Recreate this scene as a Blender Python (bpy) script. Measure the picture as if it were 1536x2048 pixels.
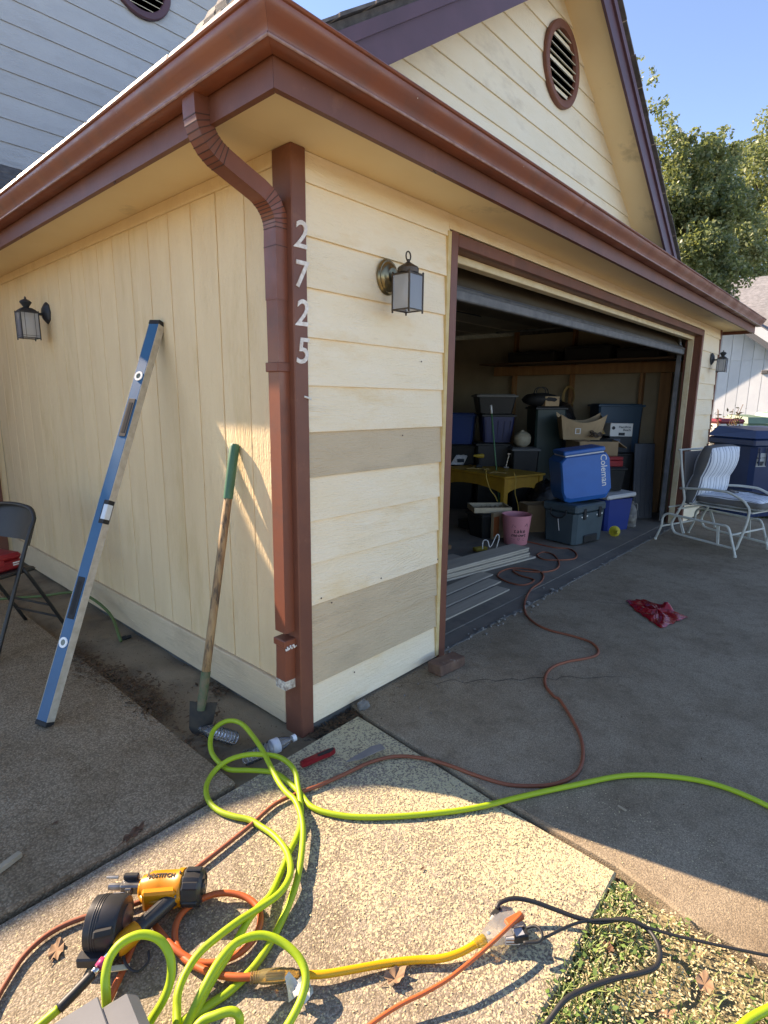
import bpy, bmesh, math, random
from mathutils import Vector, Matrix
random.seed(7)
for o in list(bpy.data.objects): bpy.data.objects.remove(o, do_unlink=True)
scene = bpy.context.scene
COL = scene.collection
R = math.radians

# ------------------------------------------------------------------ camera
cam_d = bpy.data.cameras.new('camera')
cam = bpy.data.objects.new('camera', cam_d)
COL.objects.link(cam)
scene.camera = cam
cam_d.sensor_fit = 'VERTICAL'
cam_d.sensor_height = 36.0
cam_d.sensor_width = 27.0
cam_d.lens = 1117.39 / 2048 * 36.0
cam_d.clip_start = 0.05
cam_d.clip_end = 2000
def cam_pose(loc, yaw, pitch, roll):
    fwd = Vector((math.cos(yaw)*math.cos(pitch), math.sin(yaw)*math.cos(pitch), -math.sin(pitch)))
    right = Vector((math.sin(yaw), -math.cos(yaw), 0))
    up = right.cross(fwd)
    r = math.cos(roll)*right + math.sin(roll)*up
    u = -math.sin(roll)*right + math.cos(roll)*up
    m = Matrix((r, u, -fwd)).transposed().to_4x4()
    m.translation = loc
    cam.matrix_world = m
cam_pose((-1.4113, -1.7282, 1.4081), 0.731223, 0.196819, 0.010973)

# ------------------------------------------------------------------ light
SUN_EL = R(33.5)
SUN_AZ = (-0.245, 0.9695)                     # horizontal direction towards the sun
world = bpy.data.worlds.new('World')
scene.world = world
world.use_nodes = True
wn = world.node_tree
wn.nodes.clear()
sky = wn.nodes.new('ShaderNodeTexSky')
sky.sky_type = 'NISHITA'
sky.sun_disc = False
sky.sun_elevation = SUN_EL
sky.sun_rotation = math.atan2(SUN_AZ[0], SUN_AZ[1])
sky.air_density = 0.7
sky.dust_density = 0.0
sky.ozone_density = 6.0
bg = wn.nodes.new('ShaderNodeBackground')
bg.inputs['Strength'].default_value = 0.15
wo = wn.nodes.new('ShaderNodeOutputWorld')
wn.links.new(sky.outputs[0], bg.inputs[0])
wn.links.new(bg.outputs[0], wo.inputs[0])
sun_d = bpy.data.lights.new('sun', 'SUN')
sun_d.energy = 3.9
sun_d.angle = R(0.53)
sun_d.color = (1.0, 0.96, 0.90)
sun = bpy.data.objects.new('sun', sun_d)
COL.objects.link(sun)
sun.location = (-4, 16, 11)
ch = math.cos(SUN_EL)
sun.rotation_euler = Vector((-SUN_AZ[0]*ch, -SUN_AZ[1]*ch, -math.sin(SUN_EL))).to_track_quat('-Z', 'Y').to_euler()
scene.view_settings.view_transform = 'Standard'
scene.view_settings.look = 'None'
scene.view_settings.gamma = 1.0
scene.view_settings.exposure = 1.68
scene.view_settings.use_curve_mapping = False
scene.view_settings.use_white_balance = True
scene.view_settings.white_balance_temperature = 9000
scene.view_settings.white_balance_tint = 18
scene.render.resolution_x = 768
scene.render.resolution_y = 1024
scene.render.engine = 'CYCLES'
scene.cycles.max_bounces = 8
scene.cycles.diffuse_bounces = 5
scene.cycles.transparent_max_bounces = 12

# ------------------------------------------------------------------ materials
MATS = {}
def _n(nt, t, **kw):
    n = nt.nodes.new(t)
    for k, v in kw.items(): setattr(n, k, v)
    return n
def mat(name, col, rough=.6, col2=None, vscale=6, vlo=.35, vhi=.65, stretch=(1,1,1), bump=0, bscale=60,
        bstretch=(1,1,1), metal=0, spec=.5, col3=None, v3scale=2, v3lo=.55, v3hi=.7, world_co=False, detail=5,
        trans=0, ior=1.45, coat=0, rand=.06, bdist=.004, rough2=None, sss=0):
    """Principled base with a noise-mixed second and third colour, per-object tint and noise bump."""
    if name in MATS: return MATS[name]
    m = bpy.data.materials.new(name); m.use_nodes = True
    nt = m.node_tree; L = nt.links.new
    b = nt.nodes['Principled BSDF']
    b.inputs['Roughness'].default_value = rough
    b.inputs['Metallic'].default_value = metal
    b.inputs['Specular IOR Level'].default_value = spec
    b.inputs['Transmission Weight'].default_value = trans
    b.inputs['IOR'].default_value = ior
    b.inputs['Coat Weight'].default_value = coat
    if world_co:
        co = _n(nt, 'ShaderNodeNewGeometry').outputs['Position']
    else:
        tc = _n(nt, 'ShaderNodeTexCoord'); oi = _n(nt, 'ShaderNodeObjectInfo')
        mu = _n(nt, 'ShaderNodeMath', operation='MULTIPLY'); mu.inputs[1].default_value = 37.0
        L(oi.outputs['Random'], mu.inputs[0])
        va = _n(nt, 'ShaderNodeVectorMath', operation='ADD')
        L(tc.outputs['Object'], va.inputs[0]); L(mu.outputs[0], va.inputs[1])
        co = va.outputs[0]
    def noise(scale, st, det=detail, rgh=.55):
        mp = _n(nt, 'ShaderNodeMapping'); mp.inputs['Scale'].default_value = st
        L(co, mp.inputs[0])
        nz = _n(nt, 'ShaderNodeTexNoise'); nz.inputs['Scale'].default_value = scale
        nz.inputs['Detail'].default_value = det; nz.inputs['Roughness'].default_value = rgh
        L(mp.outputs[0], nz.inputs[0]); return nz.outputs[0]
    def ramp(src, lo, hi):
        mr = _n(nt, 'ShaderNodeMapRange'); mr.inputs[1].default_value = lo; mr.inputs[2].default_value = hi
        L(src, mr.inputs[0]); return mr.outputs[0]
    def mix(f, a, c):
        mx = _n(nt, 'ShaderNodeMix', data_type='RGBA')
        L(f, mx.inputs[0])
        for sock, val in ((mx.inputs[6], a), (mx.inputs[7], c)):
            if isinstance(val, tuple): sock.default_value = (*val, 1)
            else: L(val, sock)
        return mx.outputs[2]
    cur = tuple(col)
    fac = None
    if col2:
        fac = ramp(noise(vscale, stretch), vlo, vhi)
        cur = mix(fac, cur, tuple(col2))
    if col3:
        cur = mix(ramp(noise(v3scale, stretch, 8, .65), v3lo, v3hi), cur, tuple(col3))
    if rand and not world_co:
        hs = _n(nt, 'ShaderNodeHueSaturation')
        mr = _n(nt, 'ShaderNodeMapRange'); mr.inputs[3].default_value = 1-rand; mr.inputs[4].default_value = 1+rand
        L(oi.outputs['Random'], mr.inputs[0]); L(mr.outputs[0], hs.inputs['Value'])
        if isinstance(cur, tuple): hs.inputs['Color'].default_value = (*cur, 1)
        else: L(cur, hs.inputs['Color'])
        cur = hs.outputs[0]
    if isinstance(cur, tuple): b.inputs['Base Color'].default_value = (*cur, 1)
    else: L(cur, b.inputs['Base Color'])
    if rough2 is not None and fac is not None:
        mr = _n(nt, 'ShaderNodeMapRange'); mr.inputs[3].default_value = rough; mr.inputs[4].default_value = rough2
        L(fac, mr.inputs[0]); L(mr.outputs[0], b.inputs['Roughness'])
    if bump:
        bp = _n(nt, 'ShaderNodeBump'); bp.inputs['Strength'].default_value = bump
        bp.inputs['Distance'].default_value = bdist
        L(noise(bscale, bstretch, 6), bp.inputs['Height']); L(bp.outputs[0], b.inputs['Normal'])
    MATS[name] = m
    return m

def mat_siding(name, col, col2, stain, along='X'):
    """Painted hardboard siding: embossed wood grain with cathedral figure, faint stains."""
    m = mat(name, col, .62, col2=col2, vscale=3.5, stretch=(1,1,2.5) if along == 'X' else (2.5,2.5,.6), col3=stain, v3scale=2.6,
            v3lo=.54, v3hi=.80, rand=.035)
    nt = m.node_tree; L = nt.links.new; b = nt.nodes['Principled BSDF']
    va = [n for n in nt.nodes if n.type == 'VECT_MATH'][0].outputs[0]
    def mapn(st):
        mp = _n(nt, 'ShaderNodeMapping'); mp.inputs['Scale'].default_value = st; L(va, mp.inputs[0]); return mp.outputs[0]
    if along == 'X': s1, s2, s3 = (1.6,1,9), (9,1,130), (70,70,130)
    else: s1, s2, s3 = (9,9,1.2), (130,130,9), (120,120,60)
    # figure: contour lines of a stretched noise
    n1 = _n(nt, 'ShaderNodeTexNoise'); n1.inputs['Scale'].default_value = 1.0; n1.inputs['Detail'].default_value = 1.5
    L(mapn(s1), n1.inputs[0])
    mm = _n(nt, 'ShaderNodeMath', operation='MULTIPLY'); mm.inputs[1].default_value = 26; L(n1.outputs[0], mm.inputs[0])
    si = _n(nt, 'ShaderNodeMath', operation='SINE'); mq = _n(nt, 'ShaderNodeMath', operation='MULTIPLY'); mq.inputs[1].default_value = 6.28
    L(mm.outputs[0], mq.inputs[0]); L(mq.outputs[0], si.inputs[0])
    n2 = _n(nt, 'ShaderNodeTexNoise'); n2.inputs['Scale'].default_value = 1.0; n2.inputs['Detail'].default_value = 3; L(mapn(s2), n2.inputs[0])
    n3 = _n(nt, 'ShaderNodeTexNoise'); n3.inputs['Scale'].default_value = 1.0; n3.inputs['Detail'].default_value = 2; L(mapn(s3), n3.inputs[0])
    n4 = _n(nt, 'ShaderNodeTexNoise'); n4.inputs['Scale'].default_value = 1.7; L(mapn((1,1,1)), n4.inputs[0])
    mr = _n(nt, 'ShaderNodeMapRange'); mr.inputs[1].default_value = .42; mr.inputs[2].default_value = .66; mr.inputs[4].default_value = .2; L(n4.outputs[0], mr.inputs[0])
    fg = _n(nt, 'ShaderNodeMath', operation='MULTIPLY'); L(si.outputs[0], fg.inputs[0]); L(mr.outputs[0], fg.inputs[1])
    a1 = _n(nt, 'ShaderNodeMath', operation='ADD'); L(fg.outputs[0], a1.inputs[0]); L(n2.outputs[0], a1.inputs[1])
    a2 = _n(nt, 'ShaderNodeMath', operation='ADD'); L(a1.outputs[0], a2.inputs[0])
    m3 = _n(nt, 'ShaderNodeMath', operation='MULTIPLY'); m3.inputs[1].default_value = .8; L(n3.outputs[0], m3.inputs[0]); L(m3.outputs[0], a2.inputs[1])
    bp = _n(nt, 'ShaderNodeBump'); bp.inputs['Strength'].default_value = .8; bp.inputs['Distance'].default_value = .004
    L(a2.outputs[0], bp.inputs['Height']); L(bp.outputs[0], b.inputs['Normal'])
    return m

def mat_aggregate(name, dark, mid, light, tint, scale=95, bump=.8, flecks=None):
    """Exposed-aggregate concrete: pebbles as Voronoi cells, dirt in large noise patches."""
    m = bpy.data.materials.new(name); m.use_nodes = True
    nt = m.node_tree; L = nt.links.new; b = nt.nodes['Principled BSDF']
    b.inputs['Roughness'].default_value = .85
    b.inputs['Specular IOR Level'].default_value = .25
    co = _n(nt, 'ShaderNodeNewGeometry').outputs['Position']
    wz = _n(nt, 'ShaderNodeTexNoise'); wz.inputs['Scale'].default_value = 60; L(co, wz.inputs[0])
    wm = _n(nt, 'ShaderNodeVectorMath', operation='SCALE'); wm.inputs['Scale'].default_value = .012; L(wz.outputs['Color'], wm.inputs[0])
    wa = _n(nt, 'ShaderNodeVectorMath', operation='ADD'); L(co, wa.inputs[0]); L(wm.outputs[0], wa.inputs[1])
    vo = _n(nt, 'ShaderNodeTexVoronoi'); vo.inputs['Scale'].default_value = scale; L(wa.outputs[0], vo.inputs[0])
    sp = _n(nt, 'ShaderNodeSeparateColor'); L(vo.outputs['Color'], sp.inputs[0])
    rp = _n(nt, 'ShaderNodeValToRGB'); e = rp.color_ramp.elements
    e[0].position = .0; e[0].color = (*dark, 1); e[1].position = 1; e[1].color = (*light, 1)
    k = e.new(.3); k.color = (*mid, 1); k = e.new(.75); k.color = (*[(x+y)/2 for x, y in zip(mid, light)], 1)
    L(sp.outputs[0], rp.inputs[0])
    # mortar between pebbles
    mr = _n(nt, 'ShaderNodeMapRange'); mr.inputs[1].default_value = .45; mr.inputs[2].default_value = .75; L(vo.outputs['Distance'], mr.inputs[0])
    mx = _n(nt, 'ShaderNodeMix', data_type='RGBA'); L(mr.outputs[0], mx.inputs[0]); L(rp.outputs[0], mx.inputs[6]); mx.inputs[7].default_value = (*dark, 1)
    nz = _n(nt, 'ShaderNodeTexNoise'); nz.inputs['Scale'].default_value = 2.2; nz.inputs['Detail'].default_value = 8; nz.inputs['Roughness'].default_value = .65; L(co, nz.inputs[0])
    mr2 = _n(nt, 'ShaderNodeMapRange'); mr2.inputs[1].default_value = .42; mr2.inputs[2].default_value = .72; mr2.inputs[4].default_value = .75; L(nz.outputs[0], mr2.inputs[0])
    mx2 = _n(nt, 'ShaderNodeMix', data_type='RGBA', blend_type='MULTIPLY'); L(mr2.outputs[0], mx2.inputs[0]); L(mx.outputs[2], mx2.inputs[6]); mx2.inputs[7].default_value = (*tint, 1)
    gn = _n(nt, 'ShaderNodeTexNoise'); gn.inputs['Scale'].default_value = 11; gn.inputs['Detail'].default_value = 7; gn.inputs['Roughness'].default_value = .7; L(co, gn.inputs[0])
    gr_ = _n(nt, 'ShaderNodeMapRange'); gr_.inputs[1].default_value = .50; gr_.inputs[2].default_value = .78; gr_.inputs[4].default_value = .7; L(gn.outputs[0], gr_.inputs[0])
    mx3 = _n(nt, 'ShaderNodeMix', data_type='RGBA', blend_type='MULTIPLY'); L(gr_.outputs[0], mx3.inputs[0]); L(mx2.outputs[2], mx3.inputs[6]); mx3.inputs[7].default_value = (*[c*.9 for c in tint], 1)
    cur = mx3.outputs[2]
    if flecks:
        v2 = _n(nt, 'ShaderNodeTexNoise'); v2.inputs['Scale'].default_value = 130; v2.inputs['Detail'].default_value = 2; L(co, v2.inputs[0])
        n5 = _n(nt, 'ShaderNodeTexNoise'); n5.inputs['Scale'].default_value = 3.0; n5.inputs['Detail'].default_value = 4; L(co, n5.inputs[0])
        # sawdust lies towards the driveway end of the walk
        sx = _n(nt, 'ShaderNodeSeparateXYZ'); L(co, sx.inputs[0])
        gx = _n(nt, 'ShaderNodeMapRange'); gx.inputs[1].default_value = -.9; gx.inputs[2].default_value = .1; gx.inputs[3].default_value = -.09; gx.inputs[4].default_value = .11; L(sx.outputs[0], gx.inputs[0])
        ad = _n(nt, 'ShaderNodeMath', operation='ADD'); L(v2.outputs[0], ad.inputs[0]); L(gx.outputs[0], ad.inputs[1])
        m5 = _n(nt, 'ShaderNodeMath', operation='MULTIPLY_ADD'); L(n5.outputs[0], m5.inputs[0]); m5.inputs[1].default_value = .35; m5.inputs[2].default_value = -.17
        a5 = _n(nt, 'ShaderNodeMath', operation='ADD'); L(ad.outputs[0], a5.inputs[0]); L(m5.outputs[0], a5.inputs[1])
        mr5 = _n(nt, 'ShaderNodeMapRange'); mr5.inputs[1].default_value = .55; mr5.inputs[2].default_value = .61; L(a5.outputs[0], mr5.inputs[0])
        mx5 = _n(nt, 'ShaderNodeMix', data_type='RGBA'); L(mr5.outputs[0], mx5.inputs[0]); L(cur, mx5.inputs[6]); mx5.inputs[7].default_value = (*flecks, 1)
        cur = mx5.outputs[2]
    L(cur, b.inputs['Base Color'])
    bp = _n(nt, 'ShaderNodeBump'); bp.inputs['Strength'].default_value = bump; bp.inputs['Distance'].default_value = .004; bp.invert = True
    L(vo.outputs['Distance'], bp.inputs['Height']); L(bp.outputs[0], b.inputs['Normal'])
    MATS[name] = m
    return m

def mat_glass(name, col=(1,1,1), rough=.05, milky=.0, ior=1.45):
    """Thin glass or clear plastic: mostly see-through, some reflection."""
    m = bpy.data.materials.new(name); m.use_nodes = True
    nt = m.node_tree; L = nt.links.new; nt.nodes.remove(nt.nodes['Principled BSDF'])
    out = [n for n in nt.nodes if n.type == 'OUTPUT_MATERIAL'][0]
    tr = _n(nt, 'ShaderNodeBsdfTransparent'); tr.inputs[0].default_value = (*col, 1)
    gl = _n(nt, 'ShaderNodeBsdfGlossy'); gl.inputs['Roughness'].default_value = rough
    df = _n(nt, 'ShaderNodeBsdfTranslucent'); df.inputs[0].default_value = (.9,.9,.88,1)
    d2 = _n(nt, 'ShaderNodeBsdfDiffuse'); d2.inputs[0].default_value = (*[c*.85 for c in col], 1)
    fr = _n(nt, 'ShaderNodeFresnel'); fr.inputs[0].default_value = ior
    m0 = _n(nt, 'ShaderNodeMixShader'); m0.inputs[0].default_value = .6; L(df.outputs[0], m0.inputs[1]); L(d2.outputs[0], m0.inputs[2])
    m1 = _n(nt, 'ShaderNodeMixShader'); m1.inputs[0].default_value = milky; L(tr.outputs[0], m1.inputs[1]); L(m0.outputs[0], m1.inputs[2])
    m2 = _n(nt, 'ShaderNodeMixShader'); L(fr.outputs[0], m2.inputs[0]); L(m1.outputs[0], m2.inputs[1]); L(gl.outputs[0], m2.inputs[2])
    L(m2.outputs[0], out.inputs[0])
    MATS[name] = m
    return m

# ------------------------------------------------------------------ mesh helpers
class MB:
    """Collects shapes; build() links them as ONE mesh object."""
    def __init__(s): s.v = []; s.f = []; s.mi = []; s.cur = 0
    def add(s, verts, faces):
        k = len(s.v); s.v += [tuple(p) for p in verts]
        for f in faces: s.f.append([i+k for i in f]); s.mi.append(s.cur)
        return s
    def box(s, x0, x1, y0, y1, z0, z1, b=0):
        return s.obox(((x0+x1)/2, (y0+y1)/2, (z0+z1)/2), ((x1-x0)/2,0,0), (0,(y1-y0)/2,0), (0,0,(z1-z0)/2), b)
    def obox(s, c, ax, ay, az, b=0):
        c, ax, ay, az = Vector(c), Vector(ax), Vector(ay), Vector(az)
        if b <= 0:
            V = [c+i*ax+j*ay+k*az for i in (-1,1) for j in (-1,1) for k in (-1,1)]
            return s.add(V, [(0,1,3,2),(4,6,7,5),(0,4,5,1),(2,3,7,6),(0,2,6,4),(1,5,7,3)])
        la, lb, lc = ax.length, ay.length, az.length
        b = min(b, la*.9, lb*.9, lc*.9)
        sa, sb, sc = 1-b/la, 1-b/lb, 1-b/lc
        V = []; idx = {}
        for i in (-1,1):
            for j in (-1,1):
                for k in (-1,1):
                    idx[(i,j,k,'x')] = len(V); V.append(c+i*ax+j*sb*ay+k*sc*az)
                    idx[(i,j,k,'y')] = len(V); V.append(c+i*sa*ax+j*ay+k*sc*az)
                    idx[(i,j,k,'z')] = len(V); V.append(c+i*sa*ax+j*sb*ay+k*az)
        F = []
        for i in (-1,1): F.append([idx[(i,j,k,'x')] for j, k in ((-1,-1),(1,-1),(1,1),(-1,1))])
        for j in (-1,1): F.append([idx[(i,j,k,'y')] for i, k in ((-1,-1),(1,-1),(1,1),(-1,1))])
        for k in (-1,1): F.append([idx[(i,j,k,'z')] for i, j in ((-1,-1),(1,-1),(1,1),(-1,1))])
        for i in (-1,1):
            for j in (-1,1): F.append([idx[(i,j,-1,'x')], idx[(i,j,1,'x')], idx[(i,j,1,'y')], idx[(i,j,-1,'y')]])
            for k in (-1,1): F.append([idx[(i,-1,k,'x')], idx[(i,1,k,'x')], idx[(i,1,k,'z')], idx[(i,-1,k,'z')]])
        for j in (-1,1):
            for k in (-1,1): F.append([idx[(-1,j,k,'y')], idx[(1,j,k,'y')], idx[(1,j,k,'z')], idx[(-1,j,k,'z')]])
        for i in (-1,1):
            for j in (-1,1):
                for k in (-1,1): F.append([idx[(i,j,k,'x')], idx[(i,j,k,'y')], idx[(i,j,k,'z')]])
        return s.add(V, F)
    def bar(s, p, q, w, h, b=0, up=(0,0,1)):
        """box beam from p to q, w sideways, h along up."""
        p, q = Vector(p), Vector(q); d = q-p; L = d.length; d.normalize()
        side = d.cross(Vector(up)); side = side.normalized() if side.length > 1e-5 else Vector((1,0,0)); u = side.cross(d)
        return s.obox((p+q)/2, d*L/2, side*w/2, u*h/2, b)
    def prism(s, poly, fn):
        """poly [(a,b)], fn(a,b,t) -> xyz for t in 0,1."""
        n = len(poly)
        V = [fn(a, b, 0) for a, b in poly]+[fn(a, b, 1) for a, b in poly]
        F = [list(range(n)), list(range(2*n-1, n-1, -1))]+[[i, (i+1) % n, n+(i+1) % n, n+i] for i in range(n)]
        return s.add(V, F)
    def tube(s, path, r, n=8, closed=False, prof=None, up=None, caps=True):
        P = [Vector(p) for p in path]; m = len(P)
        rs = r if isinstance(r, (list, tuple)) else [r]*m
        T = []
        for i in range(m):
            a = P[(i-1) % m] if closed or i > 0 else P[i]; c = P[(i+1) % m] if closed or i < m-1 else P[i]
            t = c-a; T.append(t.normalized() if t.length > 1e-9 else Vector((0,0,1)))
        u = Vector(up) if up else (Vector((0,0,1)) if abs(T[0].z) < .9 else Vector((1,0,0)))
        u = (u-T[0]*u.dot(T[0])).normalized()
        pr = prof or [(math.cos(2*math.pi*k/n), math.sin(2*math.pi*k/n)) for k in range(n)]
        n = len(pr); V = []
        for i in range(m):
            u = u-T[i]*u.dot(T[i]); u.normalize(); w = T[i].cross(u)
            for a, b in pr: V.append(P[i]+(w*a+u*b)*rs[i])
        F = []
        for i in range(m if closed else m-1):
            j = (i+1) % m
            for k in range(n): F.append([i*n+k, i*n+(k+1) % n, j*n+(k+1) % n, j*n+k])
        if not closed and caps: F += [list(range(n-1, -1, -1)), [(m-1)*n+k for k in range(n)]]
        return s.add(V, F)
    def lathe(s, prof, n=20, o=(0,0,0), ax=(0,0,1), arc=1.0, sq=None):
        """prof [(r,h)] turned round ax at o; sq = n-gon rotation offset."""
        o = Vector(o); ax = Vector(ax).normalized()
        u = Vector((1,0,0)) if abs(ax.x) < .9 else Vector((0,1,0)); u = (u-ax*u.dot(ax)).normalized(); w = ax.cross(u)
        V = []; F = []; off = sq or 0
        for r, h in prof:
            for k in range(n):
                a = off+2*math.pi*k/n
                V.append(o+ax*h+(u*math.cos(a)+w*math.sin(a))*r)
        for i in range(len(prof)-1):
            for k in range(n): F.append([i*n+k, i*n+(k+1) % n, (i+1)*n+(k+1) % n, (i+1)*n+k])
        if prof[0][0] > 1e-4: F.append(list(range(n-1, -1, -1)))
        if prof[-1][0] > 1e-4: F.append([(len(prof)-1)*n+k for k in range(n)])
        return s.add(V, F)
    def sphere(s, c, rx, ry=None, rz=None, n=10, m=7, jit=0):
        ry = ry or rx; rz = rz or rx; c = Vector(c); V = [c+Vector((0,0,-rz))]; F = []
        for i in range(1, m):
            a = -math.pi/2+math.pi*i/m
            for k in range(n):
                b = 2*math.pi*k/n; q = 1+random.uniform(-jit, jit)
                V.append(c+Vector((rx*math.cos(a)*math.cos(b)*q, ry*math.cos(a)*math.sin(b)*q, rz*math.sin(a)*q)))
        V.append(c+Vector((0,0,rz)))
        for k in range(n):
            F.append([0, 1+(k+1) % n, 1+k]); F.append([len(V)-1, 1+(m-2)*n+k, 1+(m-2)*n+(k+1) % n])
        for i in range(m-2):
            for k in range(n): F.append([1+i*n+k, 1+i*n+(k+1) % n, 1+(i+1)*n+(k+1) % n, 1+(i+1)*n+k])
        return s.add(V, F)
    def quad(s, a, b, c, d): return s.add([a, b, c, d], [(0,1,2,3)])
    def data(s, name, mats, smooth=0):
        me = bpy.data.meshes.new(name); me.from_pydata(s.v, [], s.f)
        for m in (mats if isinstance(mats, (list, tuple)) else [mats]): me.materials.append(m)
        me.polygons.foreach_set('material_index', s.mi)
        bm = bmesh.new(); bm.from_mesh(me); bmesh.ops.recalc_face_normals(bm, faces=bm.faces); bm.to_mesh(me); bm.free()
        if smooth:
            me.polygons.foreach_set('use_smooth', [True]*len(me.polygons))
            if smooth > 1: me.set_sharp_from_angle(angle=R(smooth))
        me.update()
        return me
    def build(s, name, mats, parent=None, smooth=0, loc=None, rot=None):
        return link(name, s.data(name, mats, smooth), parent, loc, rot)

def link(name, me, parent=None, loc=None, rot=None):
    o = bpy.data.objects.new(name, me); COL.objects.link(o)
    if parent: o.parent = parent
    if loc: o.location = loc
    if rot: o.rotation_euler = rot
    return o
def tag(o, label, cat, group=None):
    o['label'] = label; o['category'] = cat
    if group: o['group'] = group
    return o
def thing(name, label, cat, loc=(0,0,0), rot=(0,0,0), group=None):
    o = bpy.data.objects.new(name, None); COL.objects.link(o)
    o.empty_display_size = .1; o.location = loc; o.rotation_euler = rot
    return tag(o, label, cat, group)
def struct(o): o['kind'] = 'structure'; return o
def stuff(o): o['kind'] = 'stuff'; return o
def copy_tree(o, parent=None):
    c = o.copy(); COL.objects.link(c); c.parent = parent
    for h in list(o.children): copy_tree(h, c)
    return c
def text_mesh(s, size, depth=.0006, bold=0, shear=0):
    cu = bpy.data.curves.new('lettering', 'FONT'); cu.body = s; cu.size = size; cu.extrude = depth; cu.offset = bold; cu.shear = shear
    cu.align_x = 'CENTER'; cu.align_y = 'CENTER'; cu.resolution_u = 3
    ob = bpy.data.objects.new('lettering', cu); COL.objects.link(ob)
    dg = bpy.context.evaluated_depsgraph_get(); me = bpy.data.meshes.new_from_object(ob.evaluated_get(dg))
    bpy.data.objects.remove(ob, do_unlink=True); bpy.data.curves.remove(cu)
    return me
def lettering(name, s, size, m, parent, loc, right, up, bold=0, depth=.0006, shear=0):
    """flat raised print whose reading direction is right and whose top is up (parent space)."""
    me = text_mesh(s, size, depth, bold, shear); me.materials.clear(); me.materials.append(m)
    o = link(name, me, parent); r = Vector(right).normalized(); u = Vector(up); u = (u-r*u.dot(r)).normalized(); n = r.cross(u)
    mm = Matrix((r, u, n)).transposed().to_4x4(); mm.translation = Vector(loc); o.matrix_local = mm
    return o
def spline(pts, k=6):
    """Catmull-Rom through pts."""
    P = [Vector(p) for p in pts]; P = [P[0]*2-P[1]]+P+[P[-1]*2-P[-2]]; out = []
    for i in range(1, len(P)-2):
        for j in range(k):
            t = j/k
            out.append(.5*((2*P[i])+(P[i+1]-P[i-1])*t+(2*P[i-1]-5*P[i]+4*P[i+1]-P[i+2])*t*t+(3*P[i]-P[i-1]-3*P[i+1]+P[i+2])*t**3))
    out.append(P[-2]); return out

# ------------------------------------------------------------------ palette
CREAM = mat_siding('cream_siding', (.86,.695,.47), (.87,.725,.52), (.79,.56,.29))
GREIGE = mat_siding('primed_siding', (.54,.405,.255), (.57,.435,.28), (.43,.335,.22))
PANEL = mat_siding('grooved_panel_paint', (.80,.605,.355), (.75,.555,.32), (.64,.45,.22), along='Z')
GABLE = mat_siding('gable_siding', (.80,.69,.50), (.82,.72,.54), (.60,.50,.36))
TRIMCREAM = mat('cream_trim', (.66,.50,.26), .65, col2=(.58,.40,.16), vscale=14, bump=.25, bscale=80)
SKIRT = mat_siding('skirt_board_paint', (.66,.51,.33), (.60,.46,.29), (.44,.33,.21))
SOFFIT = mat('soffit_paint', (.90,.70,.42), .7, col2=(.87,.66,.38), vscale=3, col3=(.45,.33,.19), v3scale=2.6, v3lo=.60, v3hi=.80, bump=.25, bscale=160, bdist=.002)
BROWN = mat('brown_trim_paint', (.19,.064,.036), .5, col2=(.15,.052,.032), vscale=5, col3=(.25,.10,.055), v3scale=9, v3lo=.6, v3hi=.8, bump=.35, bscale=50, bstretch=(1,1,.2), bdist=.002)
GUTTER = mat('gutter_enamel', (.25,.075,.038), .30, col2=(.20,.062,.036), vscale=4, col3=(.14,.062,.045), v3scale=7, v3lo=.52, v3hi=.80, rough2=.55, bump=.05, bscale=20)
RAKE = mat('rake_board_paint', (.125,.060,.075), .5, col2=(.10,.05,.06), vscale=4, bump=.3, bscale=45, bdist=.002)
SHINGLE = mat('asphalt_shingle', (.17,.15,.14), .9, col2=(.10,.09,.085), vscale=20, bump=.8, bscale=220)
SHINGLE_L = mat('weathered_shingle', (.33,.30,.26), .9, col2=(.22,.2,.18), vscale=24, bump=.8, bscale=220)
GUARD = mat('gutter_guard_metal', (.62,.58,.50), .5, col2=(.5,.46,.4), vscale=10, metal=.2)
DARKIN = mat('dark_void', (.02,.02,.02), .9)
FOUND = mat('foundation_concrete', (.12,.115,.10), .9, col2=(.07,.068,.06), vscale=12, bump=.6, bscale=60)
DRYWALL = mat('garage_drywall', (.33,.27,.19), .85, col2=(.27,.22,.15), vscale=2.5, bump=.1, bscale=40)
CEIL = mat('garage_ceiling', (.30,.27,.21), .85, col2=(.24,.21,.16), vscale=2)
STUD = mat('stud_lumber', (.34,.17,.07), .75, col2=(.25,.12,.05), vscale=3, stretch=(6,6,.5), bump=.2, bscale=40)
WHITEP = mat('white_paint', (.78,.76,.70), .5, col2=(.66,.64,.58), vscale=30)
NAIL = mat('rusty_nail', (.09,.05,.04), .6)
HOUSEW = mat_siding('house_siding', (.50,.51,.51), (.46,.47,.475), (.40,.40,.40))

TW = .058; H = 2.296; E = .30; W = 6.66; DX0, DX1 = 1.016, 5.768; DH = 2.152; XE = 6.86
gar = thing('garage', 'cream garage with red-brown gutter, house number post and open door', 'garage')

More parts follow.
